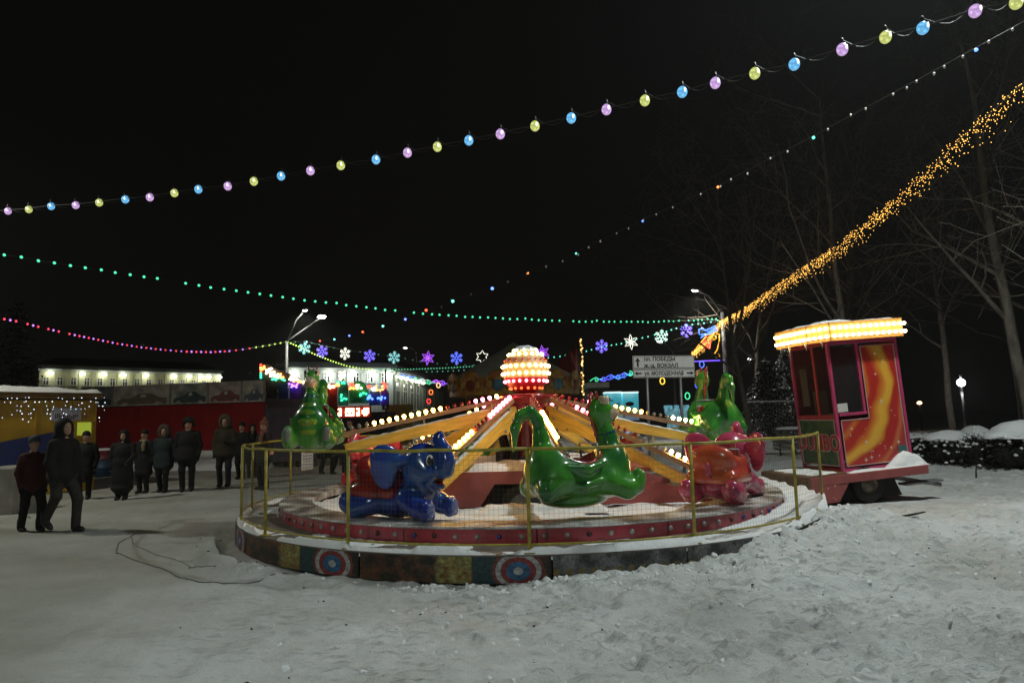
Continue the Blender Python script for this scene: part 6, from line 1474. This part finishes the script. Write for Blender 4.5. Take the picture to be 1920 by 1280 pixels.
p = P(1480, 800, 38); spruce((p.x, p.y, 0), 5.2, 1.7, 3, 'taller snowy spruce just behind the booth cornice')
# ------------------------------------------------------------------ snowy railing left of the booth
q = P(1448, 815, 26); rl = empty('park_railing', (q.x, 26, 0), (0, 0, R(8)), label='snow-covered park railing with fanned bars beside the booth', cat='railing'); zr = P(1448, 752, 26).z
for k in range(17):
    u = (k - 8) / 8; MB().tube([(u * .75, 0, .55), (u * 1.05, 0, zr)], .014, 5).build('bar', mat('frosted_iron', (.16, .16, .155), .7), rl)
MB().tube([(-1.1, 0, zr), (1.1, 0, zr)], .03, 6).build('top_rail', SNOW_CAP, rl); MB().tube([(-.8, 0, .6), (.8, 0, .6)], .035, 6).build('bottom_rail', SNOW_CAP, rl); dome('snow', (0, -.1, .2), (1.3, .5, .42), rl, 4)
for x in (-.85, .85): MB().box((x, 0, .35), (.1, .1, .7)).build('post', M_STEEL, rl)
q = P(1488, 800, 24.5); bn = empty('park_bench', (q.x, 24.5, 0), (0, 0, R(-20)), label='dark park bench with snow on its backrest beside the railing', cat='bench')
for k in range(3): MB().box((0, -.15 * k, .45), (1.2, .12, .03)).build('seat_slat', M_BARKD, bn)
for k in range(3): MB().box((0, .10, .62 + .15 * k), (1.2, .03, .10)).build('back_slat', M_BARKD, bn)
for x in (-.5, .5): MB().box((x, -.1, .22), (.05, .4, .42)).build('leg', M_DARK, bn)
dome('snow', (0, .1, .98), (.62, .08, .07), bn, 1)
# ------------------------------------------------------------------ hedge with snow caps
M_HEDGE = mat('hedge_twigs', (.018, .017, .013), .95, var=.5, scale=12)
def shrub(px, py, d, w, h, dep, seed, label, caps):
    b = P(px, py, d); gz = float(ground_h(b.x, b.y)); t = empty('hedge_shrub', (b.x, b.y, gz), label=label, cat='shrub', group='clipped hedge shrubs'); rn = random.Random(seed); tw = MB(); sn = MB()
    for k in range(1500):
        x, y, z = rn.uniform(-1, 1), rn.uniform(-1, 1), rn.random() ** .8
        if abs(x) ** 3 + abs(y) ** 3 + z ** 5 > 1.15: continue
        p = Vector((x * w / 2, y * dep / 2, z * h)); d_ = Vector((rn.gauss(0, 1), rn.gauss(0, 1), rn.gauss(.6, .7))).normalized() * rn.uniform(.10, .24); tw.tube([p - d_ * .5, p + d_ * .5], [.011, .004], 3, 0, False)
        if z > .55 or y < -.6:
            if rn.random() < .22: sn.add([(p.x + v[0] * .05 * rn.uniform(.5, 1.5), p.y + v[1] * .045, p.z + v[2] * .035 + .03) for v in ICO[1][0]], ICO[1][1], 0, True)
    tag(tw.build('twigs', M_HEDGE, t), kind='stuff'); vs, fs = ICO[2]; MB().add([(v[0] * w * .44, v[1] * dep * .40, h * .42 + v[2] * h * .44) for v in vs], fs, 0, True).build('stems', M_HEDGE, t)
    tag(sn.build('snow', SNOW_CAP, t), kind='stuff')
    for i, (cx, cw, ch) in enumerate(caps): dome('snow', (cx * w, 0, h * .93), (cw * w, dep * .48, ch), t, seed + i)
shrub(1745, 845, 19.5, 1.5, .72, 1.0, 1, 'clipped dark hedge shrub right behind the booth with a thin snow edge', ((-.1, .42, .06),))
shrub(1800, 850, 18.5, 1.7, .74, 1.1, 2, 'hedge shrub topped by two rounded snow humps', ((-.16, .34, .24), (.26, .22, .31)))
shrub(1868, 858, 17.2, 1.6, .76, 1.1, 3, 'dark hedge shrub between the snow humps and the largest mound', ((.2, .3, .06),))
shrub(1935, 866, 16.4, 2.0, .80, 1.3, 4, 'hedge shrub buried under the largest smooth snow mound', ((.0, .52, .36), (-.28, .2, .16)))

# ------------------------------------------------------------------ thin haze volume added to hint at lens halos around the lamps
hz = bpy.data.materials.new('halo_haze'); hz.use_nodes = True; hn = hz.node_tree.nodes; hn.clear()
ho = hn.new('ShaderNodeOutputMaterial'); hv = hn.new('ShaderNodeVolumePrincipled'); hv.inputs['Color'].default_value = (.85, .87, .86, 1); hv.inputs['Density'].default_value = .0007; hv.inputs['Anisotropy'].default_value = .55
hz.node_tree.links.new(hv.outputs[0], ho.inputs['Volume'])
tag(MB().box((0, 0, 15.5), (520, 520, 33)).build('haze', hz), 'thin haze added over the square for halos around the lamps', 'haze', kind='stuff')
scene.cycles.volume_bounces = 0
